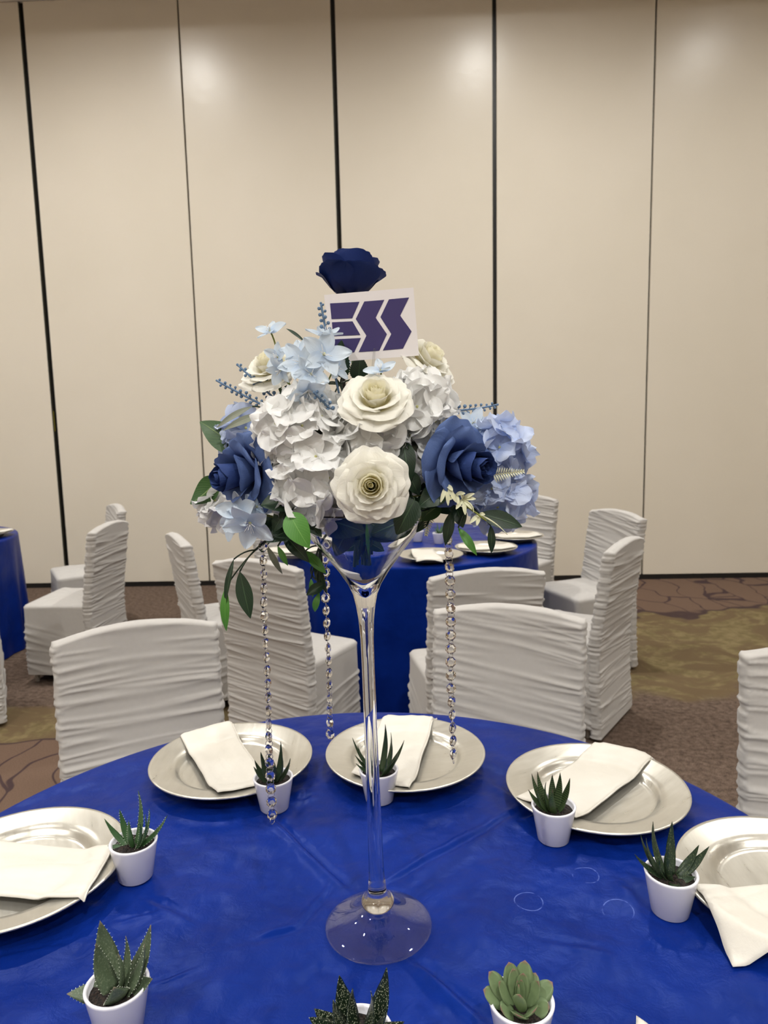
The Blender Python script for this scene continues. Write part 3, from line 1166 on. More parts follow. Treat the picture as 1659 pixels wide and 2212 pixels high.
succulent('broad grey green succulent in white pot in the lower left corner', (252, 2124),
          [(216, 1989, .014, 1.1), (325, 1998, .016, 1.1), (207, 2038, -.002, .9), (271, 2022, .006, .7), (311, 2039, -.006, 1.0), (144, 2147, -.004, 1.0), (329, 2114, -.008, .9), (255, 2060, -.008, .6), (246, 2132, -.034, 1.1)],
          'grey', .028, .0055, 'broad', 12)
succulent('dark white dotted pointed succulent at the lower middle picture edge', (775, 2226),
          [(733, 2107, .012), (835, 2090, .010), (762, 2135, .0, .8), (679, 2179, .0), (668, 2198, -.010), (873, 2207, -.004, .8), (800, 2140, -.006, .8), (720, 2160, -.012), (830, 2190, -.02)],
          'dots', .0270, .0055, 'lance')
succulent('pale green rosette succulent in white pot at the lower right', (1126, 2157),
          [(1056, 2099, .012), (1099, 2078, .020), (1134, 2074, .024), (1157, 2101, .020, .9), (1193, 2121, .010), (1044, 2138, -.002), (1083, 2181, -.022), (1121, 2193, -.028), (1155, 2181, -.024), (1187, 2174, -.014),
           (1078, 2121, -.002, .85), (1163, 2120, -.002, .85), (1130, 2102, .008, .8), (1123, 2148, -.018, .8), (1108, 2092, .010, .85), (1118, 2118, .0, .45), (1126, 2116, .003, .45), (1121, 2126, -.005, .45)],
          'rose', .0205, .0050, 'spoon', 0, bow=-.15)
# far pots on the second table
for k, (px, py, lab) in enumerate(((902, 1148, 'small potted succulent on the second table, just right of the glass bowl'), (948, 1152, 'small potted succulent on the second table, under the right leaves'), (632, 1168, 'small potted succulent on the second table, left of the glass bowl'))):
    rng = random.Random(k + 50)
    c = on(px, py, TOP + .06)
    t = thing('potted_succulent', lab, 'potted succulent', (c.x, c.y, TOP + .0015), group='succulents on the second table')
    put('pot', POT_ME, t, local=True)
    put('soil', SOIL_ME, t, local=True)
    for q in range(9):
        a = q * 2.4
        b = Vector((c.x, c.y, TOP + .053))
        tip = b + Vector((.032 * math.cos(a), .032 * math.sin(a), .02 + .05 * rng.random()))
        put('leaf', succ_leaf(b, tip, .014, .005, Vector((0, 0, 1)) - Vector((math.cos(a), math.sin(a), 0)), .3, 'lance', 0, None, S['aloe' if k else 'grey'], 7), t, Matrix.Translation(b))


# ------------------------------------------------------------------ glass vase
FOOT = on(818, 1999, TOP + .004)
FOOT.z = TOP + .0042
VTOP = at(789, 1285, FOOT.y)
VAX = (VTOP - FOOT).normalized()
HB = (VTOP - FOOT).length           # height of the inner tip of the cone
VM = frame(FOOT, VAX)
vase = thing('glass_vase', 'tall clear glass martini vase holding the flower arrangement', 'vase', M=VM)
foot_prof = [(.0105, .0292), (.0150, .0286), (.0200, .0272), (.0245, .0248), (.032, .0203), (.045, .0128), (.062, .0062), (.0735, .0030), (.0758, .0018), (.0752, .0004), (.072, .0004),
             (.060, .0030), (.045, .0082), (.030, .0145), (.020, .0185), (.008, .0205), (.0003, .021)]
# the outside runs top to bottom here, so flip it by reversing the profile
foot_me = lathe('foot', foot_prof[::-1], M['thin_glass'], 96)
put('foot', foot_me, vase, local=True)
stem_prof = [(.0003, .0300), (.0140, .0294), (.0200, .0310), (.0228, .0350), (.0232, .0395), (.0212, .0440), (.0168, .0475), (.0135, .0500), (.0128, .0530), (.0130, .056), (.0126, .062), (.0112, .075), (.0104, .10), (.0098, .16), (.0092, .25), (.0086, HB - .10), (.0089, HB - .06), (.0102, HB - .035), (.0128, HB - .015)]
put('stem', lathe('stem', stem_prof, M['glass'], 64), vase, local=True)
hb = .118
bowl_prof = [(.0128, HB - .015), (.0165, HB + .002), (.0225, HB + .016), (.034, HB + .034), (.052, HB + .058), (.072, HB + .084), (.094, HB + hb - .002), (.0955, HB + hb), (.0945, HB + hb + .0008), (.0932, HB + hb - .001),
             (.0707, HB + .0850), (.0507, HB + .0590), (.0327, HB + .0352), (.0200, HB + .0190), (.0095, HB + .007), (.0045, HB + .0015), (.0015, HB - .0005), (.0002, HB - .001)]
put('bowl', lathe('bowl', bowl_prof, M['glass'], 96), vase, local=True)
VX = FOOT + VAX * (HB + .06)       # a point inside the bowl where the stems meet
AXY = FOOT.y


# ------------------------------------------------------------------ crystal strands
def bead_mesh():
    n = 8
    V = []
    for r, y in ((.0036, -.0032), (.0067, -.0006), (.0067, .0006), (.0036, .0032)):
        for i in range(n):
            a = 2 * math.pi * (i + .5) / n
            V.append((r * math.cos(a), y, r * math.sin(a) * 1.08))
    Fc = gridfaces(n, 4, True, flip=True)
    Fc.append(tuple(range(n)))
    Fc.append(tuple(range(3 * n, 4 * n))[::-1])
    me = mesh('crystal', V, Fc, M['crystal'], False)
    bm = bmesh.new(); bm.from_mesh(me); bmesh.ops.recalc_face_normals(bm, faces=bm.faces); bm.to_mesh(me); bm.free()
    return me


def ring_mesh(R=.0046, r=.00042):
    V, n, m = [], 20, 6
    for i in range(n):
        a = 2 * math.pi * i / n
        for j in range(m):
            b = 2 * math.pi * j / m
            V.append(((R + r * math.cos(b)) * math.cos(a), r * math.sin(b), (R + r * math.cos(b)) * math.sin(a)))
    Fc = []
    for i in range(n):
        for j in range(m):
            Fc.append((i * m + j, ((i + 1) % n) * m + j, ((i + 1) % n) * m + (j + 1) % m, i * m + (j + 1) % m))
    return mesh('ring', V, Fc, M['chrome'])


BEAD, RING = bead_mesh(), ring_mesh()


def strand(label, top, bottom, Y, seed, pitch=.0186, end_ring=True, spin=1.0):
    a, b = at(*top, Y), at(*bottom, Y)
    L = (a - b).length
    n = int(L / pitch)
    t = thing('crystal_strand', label, 'crystal strand', a, group='hanging crystal strands')
    rng = random.Random(seed)
    tw = rng.uniform(0, 3)
    for k in range(n + 1):
        p = a.lerp(b, min(1, k * pitch / L))
        tw += rng.uniform(-.25, .45) * spin
        p = p + Vector((.0007 * math.sin(k * .6 + seed), 0, 0))
        put('crystal', BEAD, t, Matrix.Translation(p) @ Matrix.Scale(1.1, 4) @ Matrix.Rotation(tw, 4, 'Z') @ Matrix.Rotation(rng.uniform(-.12, .12), 4, 'Y'))
        if k < n or end_ring:
            q = p - Vector((0, 0, pitch * .5))
            put('ring', RING, t, Matrix.Translation(q) @ Matrix.Rotation(tw + rng.uniform(.3, 1.1), 4, 'Z'))
    return t


strand('long clear crystal strand hanging at the left, nearest to the small pot', (566, 1150), (588, 1785), AXY - .02, 1)
strand('clear crystal strand hanging just left of the glass stem', (701, 1180), (714, 1588), AXY + .06, 2, end_ring=False)
strand('clear crystal strand hanging at the right over the far plate', (970, 1165), (978, 1640), AXY + .0, 5)

# ------------------------------------------------------------------ logo card on a clear pick
CARDY = AXY + .005
cTL, cTR, cBR = at(700, 637, CARDY), at(893, 621, CARDY), at(905, 768, CARDY)
cBL = cTL + (cBR - cTR)
ux, uy = (cTR - cTL), (cBL - cTL)
cn = ux.cross(uy).normalized()
if cn.y > 0: cn = -cn
card = thing('logo_card', 'white card printed with a violet blue ESS logo above the flowers', 'sign card', (cTL + cBR) / 2)
co_ = (cTL + cBR) / 2


def card_pt(px, py, lift=.0003):
    """pixel of the flat card to its plane (affine from three corners)"""
    A = np.array([[893 - 700, 905 - 893], [621 - 637, 768 - 621]], float)
    uv = np.linalg.solve(A, np.array([px - 700, py - 637], float))
    return cTL + ux * uv[0] + uy * uv[1] + cn * lift


Vc = []
for off in (0, -.0006):
    for p in (cTL, cTR, cBR, cBL):
        Vc.append(p + cn * off - co_)
put('card', mesh('card', Vc, [(0, 1, 2, 3), (7, 6, 5, 4), (0, 4, 5, 1), (1, 5, 6, 2), (2, 6, 7, 3), (3, 7, 4, 0)], M['card'], False), card, local=True)
LOGO = [
    [(712.7, 655.4), (776.6, 651.8), (760.4, 687.4), (715.5, 689.3)],
    [(716.1, 696.2), (761, 694), (777.8, 723.6), (718.6, 726.3)],
    [(719.2, 733.2), (779, 730.1), (764, 761.5), (721.6, 764.2)],
    [(787, 651.2), (830.2, 647.7), (811.3, 686.2), (835.5, 721.7), (818.6, 757.8), (773.7, 760.9), (791, 724.8), (768.2, 689)],
    [(840.3, 646.5), (883.7, 642.4), (864.4, 681.4), (889, 715.7), (870.4, 753), (826.5, 757.2), (845, 721.2), (821.7, 684.8)],
]
for poly in LOGO:
    fr_ = [card_pt(x, y, .0004) - co_ for x, y in poly]
    bk = [card_pt(x, y, .0001) - co_ for x, y in poly]
    n = len(poly)
    Fc = [tuple(range(n))[::-1], tuple(range(n, 2 * n))] + [(i, (i + 1) % n, (i + 1) % n + n, i + n) for i in range(n)]
    put('printed_shape', mesh('printed_shape', fr_ + bk, Fc, M['ink'], False), card, local=True)
pk0, pk1 = at(813, 752, CARDY - .004), at(812, 830, CARDY - .004)
for s, dy in ((-1, 0), (1, .012)):
    a0, a1 = pk0 + Vector((s * .0022, dy, 0)), pk1 + Vector((s * .0045, dy, 0))
    put('clip_prong', tube('clip_prong', bez(a0, a0.lerp(a1, .5) + Vector((s * .001, 0, 0)), a1), .0017, M['thin_glass'], 8), card)
put('pick', tube('pick', [pk1 + Vector((0, .006, .004)), VX + Vector((.0, .0, .05))], .0018, M['thin_glass'], 8), card)


# ------------------------------------------------------------------ blooms
def petal(R, h, hw, curl, seed, mat, nu=13, nv=13, wavy=.03, base_r=.10, pw=.62, tipx=3.0):
    """rose petal wrapped round the flower axis (local z), rounded tip rolled outward"""
    rng = random.Random(seed)
    f1, f2 = rng.uniform(2, 3.2), rng.uniform(0, 6)
    V, UV = [], []
    for j in range(nv):
        v = (j / (nv - 1)) ** .85
        if v < .6:
            wp = .42 + .58 * math.sin(math.pi * .5 * v / .6)
        else:
            wp = math.sqrt(max(.02, 1 - ((v - .6) / .42) ** tipx))
        for i in range(nu):
            u = -1 + 2 * i / (nu - 1)
            az = u * hw * wp
            rr = base_r + (1 - base_r) * v ** pw
            r = R * rr
            z = h * v ** 1.1
            t = max(0, (v - .5) / .5)
            e = max(0.0, abs(u) * wp - .35) / .65
            roll = curl * (t ** 2 + .55 * e ** 2 * v)
            r += R * .26 * roll
            z -= (h * .30 + R * .10) * roll
            r += R * .06 * u * v
            wv = wavy * R * (t + e * v * .6) * math.sin(u * 2.2 * f1 + f2 + v * 2)
            r += wv * .6
            z += wv * .7
            V.append((r * math.cos(az), r * math.sin(az), z))
            UV.append((.5 + u * .5, v))
    return mesh('petal', V, gridfaces(nu, nv, flip=False), mat, True, UV)


_pet = {}


def rose(label, px, py, Y, face, R, outer, inner, group, shape='open', leafm='leaf_d', stem_to=None, seed=0, name='silk_rose', sepals=True):
    c = at(px, py, Y)
    f = Vector((face[0], -face[1], face[2])).normalized()
    Mf = frame(c, f, seed * 1.7, R)
    t = thing(name, label, 'rose', c, group=group)
    key = (outer, inner, shape)
    if key not in _pet:
        if shape == 'open':
            lay = [(.07, .66, 2.6, .0, 2, inner, .1), (.13, .70, 1.9, .05, 2, inner, .1), (.20, .73, 1.6, .10, 3, inner, .15), (.29, .74, 1.35, .22, 3, inner, .25),
                   (.40, .72, 1.25, .45, 3, outer, .35), (.56, .64, 1.10, .75, 4, outer, .5), (.72, .50, 1.05, .95, 4, outer, .6), (.82, .33, 1.0, 1.1, 5, outer, .6)]
        elif shape == 'bud':
            lay = [(.08, 1.25, 2.6, .0, 2, inner, .1), (.15, 1.34, 1.9, .05, 2, inner, .12), (.24, 1.38, 1.6, .12, 3, inner, .2), (.36, 1.36, 1.35, .30, 3, inner, .35),
                   (.52, 1.20, 1.15, .60, 3, outer, .5), (.70, .92, 1.05, .95, 4, outer, .6), (.84, .56, 1.0, 1.15, 5, outer, .6)]
        else:
            lay = [(.12, 1.05, 2.6, .0, 2, inner, .2), (.26, 1.12, 1.7, .05, 3, inner, .3), (.42, 1.18, 1.45, .12, 3, inner, .35), (.62, 1.26, 1.25, .10, 4, outer, .4),
                   (.82, 1.20, 1.15, .12, 4, outer, .40), (.96, .92, 1.0, .50, 5, outer, .45)]
        out = []
        for li, (r, h, hw, cu, n, mm, pw) in enumerate(lay):
            for k in range(n):
                me = petal(r, h, hw, cu, li * 10 + k, M[mm], wavy=.012 if shape == 'cup' else .015 + .04 * (li > 3), pw=pw, tipx=2.0 if shape == 'cup' else 3.0, base_r=.25 if li < 4 else .10)
                out.append((me, li, k, n))
        _pet[key] = out
    rng = random.Random(seed + 5)
    for me, li, k, n in _pet[key]:
        ang = 2 * math.pi * k / n + li * 1.05 + rng.uniform(-.12, .12)
        tl = rng.uniform(-.05, .05)
        put('petal', me, t, Mf @ Matrix.Rotation(ang, 4, 'Z') @ Matrix.Translation((0, 0, -.01 * li)) @ Matrix.Rotation(tl, 4, 'Y'))
    if shape != 'cup':
        hh = .50 if shape == 'open' else 1.1
        hk = .62
        key2 = ('bud_heart', inner, shape)
        if key2 not in _lc:
            _lc[key2] = lathe('bud_heart', [(.02, .0), (.10 * hk, .1), (.105 * hk, hh * .7), (.085 * hk, hh * .93), (.05 * hk, hh), (.03 * hk, hh - .02), (.01, hh - .04)], M[inner], 14)
        put('bud_heart', _lc[key2], t, Mf)
    # calyx, sepals and stem
    cal = lathe_cached('calyx', [(.03, -.22), (.10, -.16), (.15, -.06), (.12, .02), (.02, .04)], 'stem', 12)
    put('calyx', cal, t, Mf)
    if sepals:
        for k in range(5):
            a = 2 * math.pi * k / 5 + .4
            d = Vector((math.cos(a), math.sin(a), -.22))
            me = leaf_geo((d * .12), (d * .62 + Vector((0, 0, -.10))), .17, (0, 0, 1), .12, .15, 'leaf_d')
            put('sepal', me, t, Mf @ Matrix.Translation(d * .12))
    b = c - f * R * .2
    e = stem_to if stem_to is not None else VX + Vector((rng.uniform(-.012, .012), rng.uniform(-.012, .012), -.02))
    put('stem', tube('stem', bez(b, b - f * .05 + Vector((0, 0, -.02)), e + Vector((0, 0, .07)), e, 12), .0022, M['stem'], 7), t)
    return t


_lc = {}


def lathe_cached(nm, prof, matk, n):
    k = (nm, matk, n)
    if k not in _lc: _lc[k] = lathe(nm, prof, M[matk], n)
    return _lc[k]


def leaf_geo(b, tip, w, up, bow=.15, fold=.2, matk='leaf_g', shape='ovate', nv=12, nu=7, twist=0.0, wave=0.0, serr=0.0):
    """thin leaf from b to tip; vertices relative to b"""
    b, tip = Vector(b), Vector(tip)
    ax = tip - b
    L = ax.length
    d0 = ax.normalized()
    up = Vector(up)
    up = up - d0 * up.dot(d0)
    if up.length < 1e-4: up = d0.orthogonal()
    up.normalize()
    if serr: nv = 26
    V, UV = [], []
    for j in range(nv + 1):
        t = j / nv
        if shape == 'ovate':
            k = math.sin(math.pi * min(1, (t * .97 + .02) ** .72)) ** .85
        elif shape == 'lance':
            k = math.sin(math.pi * min(1, t * .98 + .01)) ** .9 * (1 - .25 * t)
        elif shape == 'petal':
            k = math.sin(math.pi * min(1, (.08 + t * .90) ** 1.25)) ** .65
        else:
            k = 1
        k = max(k, .015)
        c = ax * t + up * (bow * L * 4 * t * (1 - t))
        tan = (ax + up * (bow * L * 4 * (1 - 2 * t))).normalized()
        n_ = (up - tan * up.dot(tan)).normalized()
        s = tan.cross(n_)
        if twist:
            q = Quaternion(tan, twist * t)
            s = q @ s
            n_ = q @ n_
        for i in range(nu):
            u = -1 + 2 * i / (nu - 1)
            kk = k * (1 + (serr * (1 if j % 2 else -1) * (abs(u) > .9)))
            off = fold * w * .5 * k * (abs(u) ** 1.3) + wave * w * math.sin(t * 9 + u * 2.0) * abs(u)
            V.append(c + s * (u * w * .5 * kk) + n_ * off)
            UV.append((.5 + u * .5, t))
    return mesh('leaf', V, gridfaces(nu, nv + 1, flip=True), M[matk], True, UV)


def petal4(matk, L, w, seed, cup=.25, ruff=.10, pointed=False):
    """flat petal growing along +x from the origin, normal +z"""
    rng = random.Random(seed)
    p1, p2 = rng.uniform(0, 6), rng.uniform(0, 6)
    nu, nv = 9, 9
    V, UV = [], []
    for j in range(nv):
        t = j / (nv - 1)
        if pointed:
            k = math.sin(math.pi * min(1, (.10 + t * .88))) ** .75 * (1.0 - .12 * t)
        else:
            k = math.sin(math.pi * min(1, (.10 + t * .80) ** 1.15)) ** .62
        for i in range(nu):
            u = -1 + 2 * i / (nu - 1)
            tt = t * (1 - (.10 if not pointed else .0) * u * u)
            x = L * tt
            y = w * .5 * u * k
            z = cup * L * (tt ** 2) * .55 + cup * L * .35 * (u * u) * k * (t + .1) + ruff * L * t * math.sin(u * 3.6 + p1 + t * 3) * (.3 + abs(u)) * .8 + ruff * L * .6 * t ** 3 * math.sin(u * 6 + p2)
            V.append((x, y, z))
            UV.append((.5 + u * .5, t))
    return mesh('petal', V, gridfaces(nu, nv), M[matk], True, UV)


_fl = {}


def floret_set(kind):
    if kind in _fl: return _fl[kind]
    matk, L, w, cup, ruff, pointed = {
        'white': ('white_p', .031, .035, .16, .13, False),
        'peri': ('peri_p', .031, .035, .25, .12, False),
        'sky': ('sky_p', .026, .0180, .30, .05, True),
    }[kind]
    _fl[kind] = [petal4(matk, L, w, 100 + s, cup * (.7 + .2 * s), ruff, pointed) for s in range(4)]
    return _fl[kind]


BUTTON = lathe('floret', [(.0004, -.004), (.0011, -.002), (.0018, .0), (.0016, .0012), (.0004, .0018)], M['pollen'], 8)


def floret(t, c, n, kind, npet, seed, scale=1.0, name='floret'):
    rng = random.Random(seed)
    Mf = frame(c, n, rng.uniform(0, 6), scale)
    f = put(name, BUTTON, t, Mf)
    ps = floret_set(kind)
    for k in range(npet):
        a = 2 * math.pi * k / npet + rng.uniform(-.12, .12)
        put('petal', ps[rng.randrange(len(ps))], f, Mf @ Matrix.Rotation(a, 4, 'Z') @ Matrix.Rotation(-rng.uniform(-.15, .35), 4, 'Y') @ Matrix.Rotation(rng.uniform(-.25, .25), 4, 'X') @ Matrix.Scale(rng.uniform(.88, 1.12), 4))
    return f


def hydrangea(label, px, py, Y, face, R, n, kind, group, seed, squash=1.0, spread=2.1, name='hydrangea'):
    c = at(px, py, Y)
    f = Vector((face[0], -face[1], face[2])).normalized()
    t = thing(name, label, 'hydrangea', c, group=group)
    q = f.to_track_quat('Z', 'Y')
    rng = random.Random(seed)
    cz = 1 - math.cos(spread)
    for k in range(n):
        z = 1 - cz * (k + .5) / n
        r = math.sqrt(max(0, 1 - z * z))
        a = k * 2.39996 + seed
        d = q @ Vector((r * math.cos(a), r * math.sin(a), z))
        d = (d + Vector((rng.uniform(-.12, .12), rng.uniform(-.12, .12), rng.uniform(-.12, .12)))).normalized()
        p = c + d * R * rng.uniform(.80, 1.0)
        floret(t, p, (d + Vector((rng.uniform(-.3, .3), rng.uniform(-.3, .3), rng.uniform(-.25, .35)))), kind, 4, seed * 50 + k, rng.uniform(.85, 1.1))
    # twiggy core and stem
    put('core', lathe_cached('core', [(.05, -.8), (.35, -.5), (.55, 0), (.45, .45), (.05, .62)], 'leaf_s' if kind != 'peri' else 'stem', 14), t, frame(c, f, 0, R))
    put('stem', tube('stem', bez(c, c - f * .04, VX + Vector((0, 0, .06)), VX + Vector((rng.uniform(-.01, .01), rng.uniform(-.01, .01), -.01)), 10), .0022, M['stem'], 7), t)
    return t


GR = 'ivory silk roses'
GB = 'slate blue silk roses'
Y0 = AXY
rose('ivory rose facing the viewer at the lower middle, just above the glass bowl', 803, 1050, Y0 - .115, (0, 1, .12), .043, 'cream_p', 'cream_in', GR, seed=1)
rose('ivory rose facing up at the centre, right below the logo card', 812, 872, Y0 - .065, (.02, .72, .68), .044, 'cream_p', 'cream_in', GR, seed=2)
rose('ivory rose at the upper left behind the pale blue blossoms', 592, 808, Y0 + .04, (-.25, .5, .85), .045, 'cream_p', 'cream_in', GR, seed=3)
rose('ivory rose at the upper right, tucked behind the logo card', 914, 790, Y0 + .04, (.60, .40, .65), .045, 'cream_p', 'cream_in', GR, seed=4)
rose('slate blue rose on the left side of the arrangement, turned left', 556, 1016, Y0 - .035, (-.70, .68, -.10), .048, 'slate_p', 'slate_in', GB, 'bud', seed=5)
rose('slate blue rose on the right side of the arrangement, turned right', 968, 1000, Y0 - .035, (.66, .74, -.05), .052, 'slate_p', 'slate_in', GB, 'bud', seed=6)
rose('dark navy rose standing highest, above the logo card', 757, 637, Y0 + .06, (.02, -.16, 1), .044, 'navy_p', 'navy_p', 'navy silk rose', 'cup', seed=7)

GH = 'white silk hydrangeas'
hydrangea('large white hydrangea head left of the centre', 655, 935, Y0 - .045, (-.25, .85, .35), .050, 28, 'white', GH, 1)
hydrangea('white hydrangea head low at the left, beside the lower ivory rose', 685, 1035, Y0 - .055, (-.1, .95, -.15), .048, 26, 'white', GH, 2)
hydrangea('white hydrangea head at the right of the upper ivory rose', 905, 882, Y0 - .0, (.35, .75, .45), .038, 22, 'white', GH, 3)
hydrangea('white hydrangea head in the middle between the two front ivory roses', 790, 960, Y0 - .045, (.05, .9, .2), .036, 16, 'white', GH, 4)
hydrangea('white hydrangea florets low at the right, behind the lower ivory rose', 895, 985, Y0 - .005, (.4, .8, -.1), .038, 10, 'white', GH, 5, spread=1.6)
hydrangea('small cluster of white florets below the left slate blue rose', 478, 1095, Y0 + .03, (-.6, .7, -.1), .016, 6, 'white', GH, 9, spread=1.5)
GP = 'periwinkle silk hydrangeas'
hydrangea('periwinkle blue hydrangea high at the right edge of the flowers', 1075, 975, Y0 + .005, (.75, .55, .35), .034, 12, 'peri', GP, 6, spread=1.9)
hydrangea('periwinkle blue hydrangea low at the right edge of the flowers', 1070, 1075, Y0 - .0, (.6, .7, -.3), .034, 12, 'peri', GP, 7, spread=1.9)
hydrangea('periwinkle blue hydrangea peeping out at the left edge of the flowers', 535, 940, Y0 + .03, (-.6, .6, .45), .024, 7, 'peri', GP, 8, spread=1.7)


def spray(label, base, blooms, group, seed, kind='sky', stem='stem_y', cat='flower spray', name='delphinium_spray'):
    """curved stem with star blossoms; blooms: (px, py, Y, face, scale)"""
    b = at(*base)
    t = thing(name, label, cat, b, group=group)
    rng = random.Random(seed)
    lo = VX + Vector((rng.uniform(-.01, .01), 0, 0))
    put('stem', tube('stem', bez(lo, lo + Vector((0, 0, .06)), b - Vector((0, 0, .02)), b, 10), .0017, M[stem], 6), t)
    for k, (px, py, Y, face, sc) in enumerate(blooms):
        c = at(px, py, Y)
        f = Vector((face[0], -face[1], face[2])).normalized()
        floret(t, c, f, kind, 5, seed * 31 + k, sc, 'blossom')
        st = [f * .004 + Vector((rng.uniform(-.004, .004), rng.uniform(-.004, .004), rng.uniform(-.004, .004))) for _ in range(5)]
        V, Fc = [], []
        for q in range(9):
            d = (f * 1.6 + Vector((rng.uniform(-1, 1), rng.uniform(-1, 1), rng.uniform(-1, 1)))).normalized()
            v_, f_ = tube_geo([c, c + d * .011 * sc], .00035, 4)
            n0 = len(V)
            V += v_
            Fc += [tuple(x + n0 for x in ff) for ff in f_]
        o_ = put('stamens', mesh('stamens', V, Fc, M['white_p']), t)
        put('stalk', tube('stalk', bez(c - f * .001, c - f * .02 * sc, b.lerp(c, .4) - Vector((0, 0, .008)), b, 8), .0011, M[stem], 5), t)
    return t


GD = 'pale blue delphinium sprays'
spray('pale blue blossoms bunched at the upper left below the logo card', (690, 850, Y0 - .02),
      [(700, 765, Y0 - .05, (.2, .9, .2), 1.15), (705, 725, Y0 - .03, (.1, .2, .9), 1.0), (650, 785, Y0 - .04, (-.2, .9, .25), 1.1), (665, 845, Y0 - .075, (.1, .7, -.6), 1.05), (642, 760, Y0 - .02, (-.3, .6, .6), .8), (672, 808, Y0 - .055, (.0, .8, .1), .9), (728, 795, Y0 - .02, (.5, .6, .1), .75)], GD, 1)
spray('slim pale blue blossom sprig reaching up at the far upper left', (612, 800, Y0 - .01),
      [(583, 715, Y0 - .01, (-.3, .6, .6), .8), (600, 772, Y0 - .02, (-.5, .8, .1), .75), (606, 800, Y0 - .03, (-.3, .7, -.5), .75)], GD, 2)
spray('pale blue blossoms drooping at the lower left of the arrangement', (570, 1105, Y0 - .03),
      [(520, 1105, Y0 - .065, (-.4, .85, .1), 1.1), (540, 1130, Y0 - .075, (.1, .8, -.5), 1.2), (500, 1125, Y0 - .05, (-.7, .5, -.3), .95), (555, 1095, Y0 - .05, (.3, .8, .3), .9)], GD, 3)
spray('single small pale blue blossom in front of the card foot', (825, 835, Y0 - .02), [(822, 800, Y0 - .05, (-.1, .5, .7), .75)], GD, 4)
spray('faint pale blue blossoms behind the right slate blue rose', (1015, 940, Y0 + .04), [(1022, 915, Y0 + .02, (.1, .8, .5), .95), (1045, 935, Y0 + .02, (.5, .8, .1), .9)], GD, 5)
spray('small pale blue blossom hidden low between the left leaves', (620, 1125, Y0 - .02), [(612, 1130, Y0 - .05, (.1, .9, -.1), .6)], GD, 6)

# berry sprigs
BERRY = lathe('berry', [(.0002, -.0026), (.0018, -.0019), (.0026, 0), (.0019, .0019), (.0002, .0026)], M['berry'], 8)


def sprig(label, p0, p1, Y, n, seed, bend=.008):
    a, b = at(*p0, Y[0]), at(*p1, Y[1])
    mid = a.lerp(b, .5) + Vector((0, 0, bend))
    t = thing('berry_sprig', label, 'berry sprig', a, group='slate blue berry sprigs')
    lo = VX + Vector((0, 0, .03))
    put('stem', tube('stem', bez(lo, lo + Vector((0, 0, .05)), a - (b - a) * .3, a, 8) + bez(a, mid, b, n=8)[1:], .0014, M['berry'], 6), t)
    rng = random.Random(seed)
    pts = bez(a, mid, b, n=40)
    for k in range(n):
        f = .04 + .96 * k / (n - 1)
        p = pts[min(40, int(f * 40))]
        d = (b - a).normalized()
        s = d.cross(Vector((0, 1, 0))).normalized()
        o2 = (s * (1 if k % 2 else -1) * rng.uniform(.5, 1) + Vector((0, rng.uniform(-1, .6), 0)) + d * .5).normalized()
        ln = .0075 * (1 - .55 * f) if k < n - 1 else 0.0
        q = p + o2 * ln
        sc = rng.uniform(.75, 1.05) * (1.15 - .4 * f)
        put('berry', BERRY, t, Matrix.Translation(q) @ Matrix.Scale(sc, 4))
        if ln > 0:
            put('twig', tube('twig', [p, q], .0007, M['berry'], 4), t)
    return t


sprig('long slate blue berry sprig pointing far left', (605, 893), (468, 822), (Y0 + .0, Y0 + .02), 24, 1, -.002)
sprig('slate blue berry sprig pointing left above the longest one', (605, 872), (513, 788), (Y0 + .01, Y0 + .03), 18, 2, .0)
sprig('upright slate blue berry sprig in front of the logo card', (710, 748), (693, 655), (Y0 - .03, Y0 - .03), 14, 3, .0)
sprig('slate blue berry sprig pointing right above the right blue rose', (955, 888), (1075, 874), (Y0 + .02, Y0 + .05), 20, 4, -.004)
sprig('short slate blue berry sprig between the white hydrangea and upper ivory rose', (735, 905), (678, 848), (Y0 - .04, Y0 - .09), 14, 5, .0)


# ------------------------------------------------------------------ foliage
def leafstem(label, root, leaves, group='silk foliage stems', stem='stem_d', name='leaf_stem', cat='leaf stem', to_vase=True):
    """leaves: (base px, tip px, Yb, Yt, width_px, matkey, opts)"""
    r = at(*root)
    t = thing(name, label, cat, r, group=group)
    if to_vase:
        lo = VX + Vector((random.Random(hash(root[0]) % 97).uniform(-.012, .012), 0, -.005))
        put('stem', tube('stem', bez(lo, lo + Vector((0, 0, .07)), r.lerp(lo, .2) + Vector((0, 0, .03)), r, 12), .0016, M[stem], 6), t)
    for lf in leaves:
        (bx, by), (tx, ty), yb, yt, wpx, mk = lf[:6]
        kw = dict(lf[6]) if len(lf) > 6 else {}
        b, tip = at(bx, by, yb), at(tx, ty, yt)
        up = kw.pop('up', (0, 1, .35))
        up = Vector((up[0], -up[1], up[2]))
        w = wpx / F * yb * 1.0
        g = put('leaf', leaf_geo(b, tip, w, up, kw.pop('bow', .1), kw.pop('fold', .2), mk, **kw), t, Matrix.Translation(b))
        if (b - r).length > .004:
            put('petiole', tube('petiole', bez(r, r.lerp(b, .5) + Vector((0, 0, .006)), b, n=6), .0011, M[stem], 5), t)
    return t


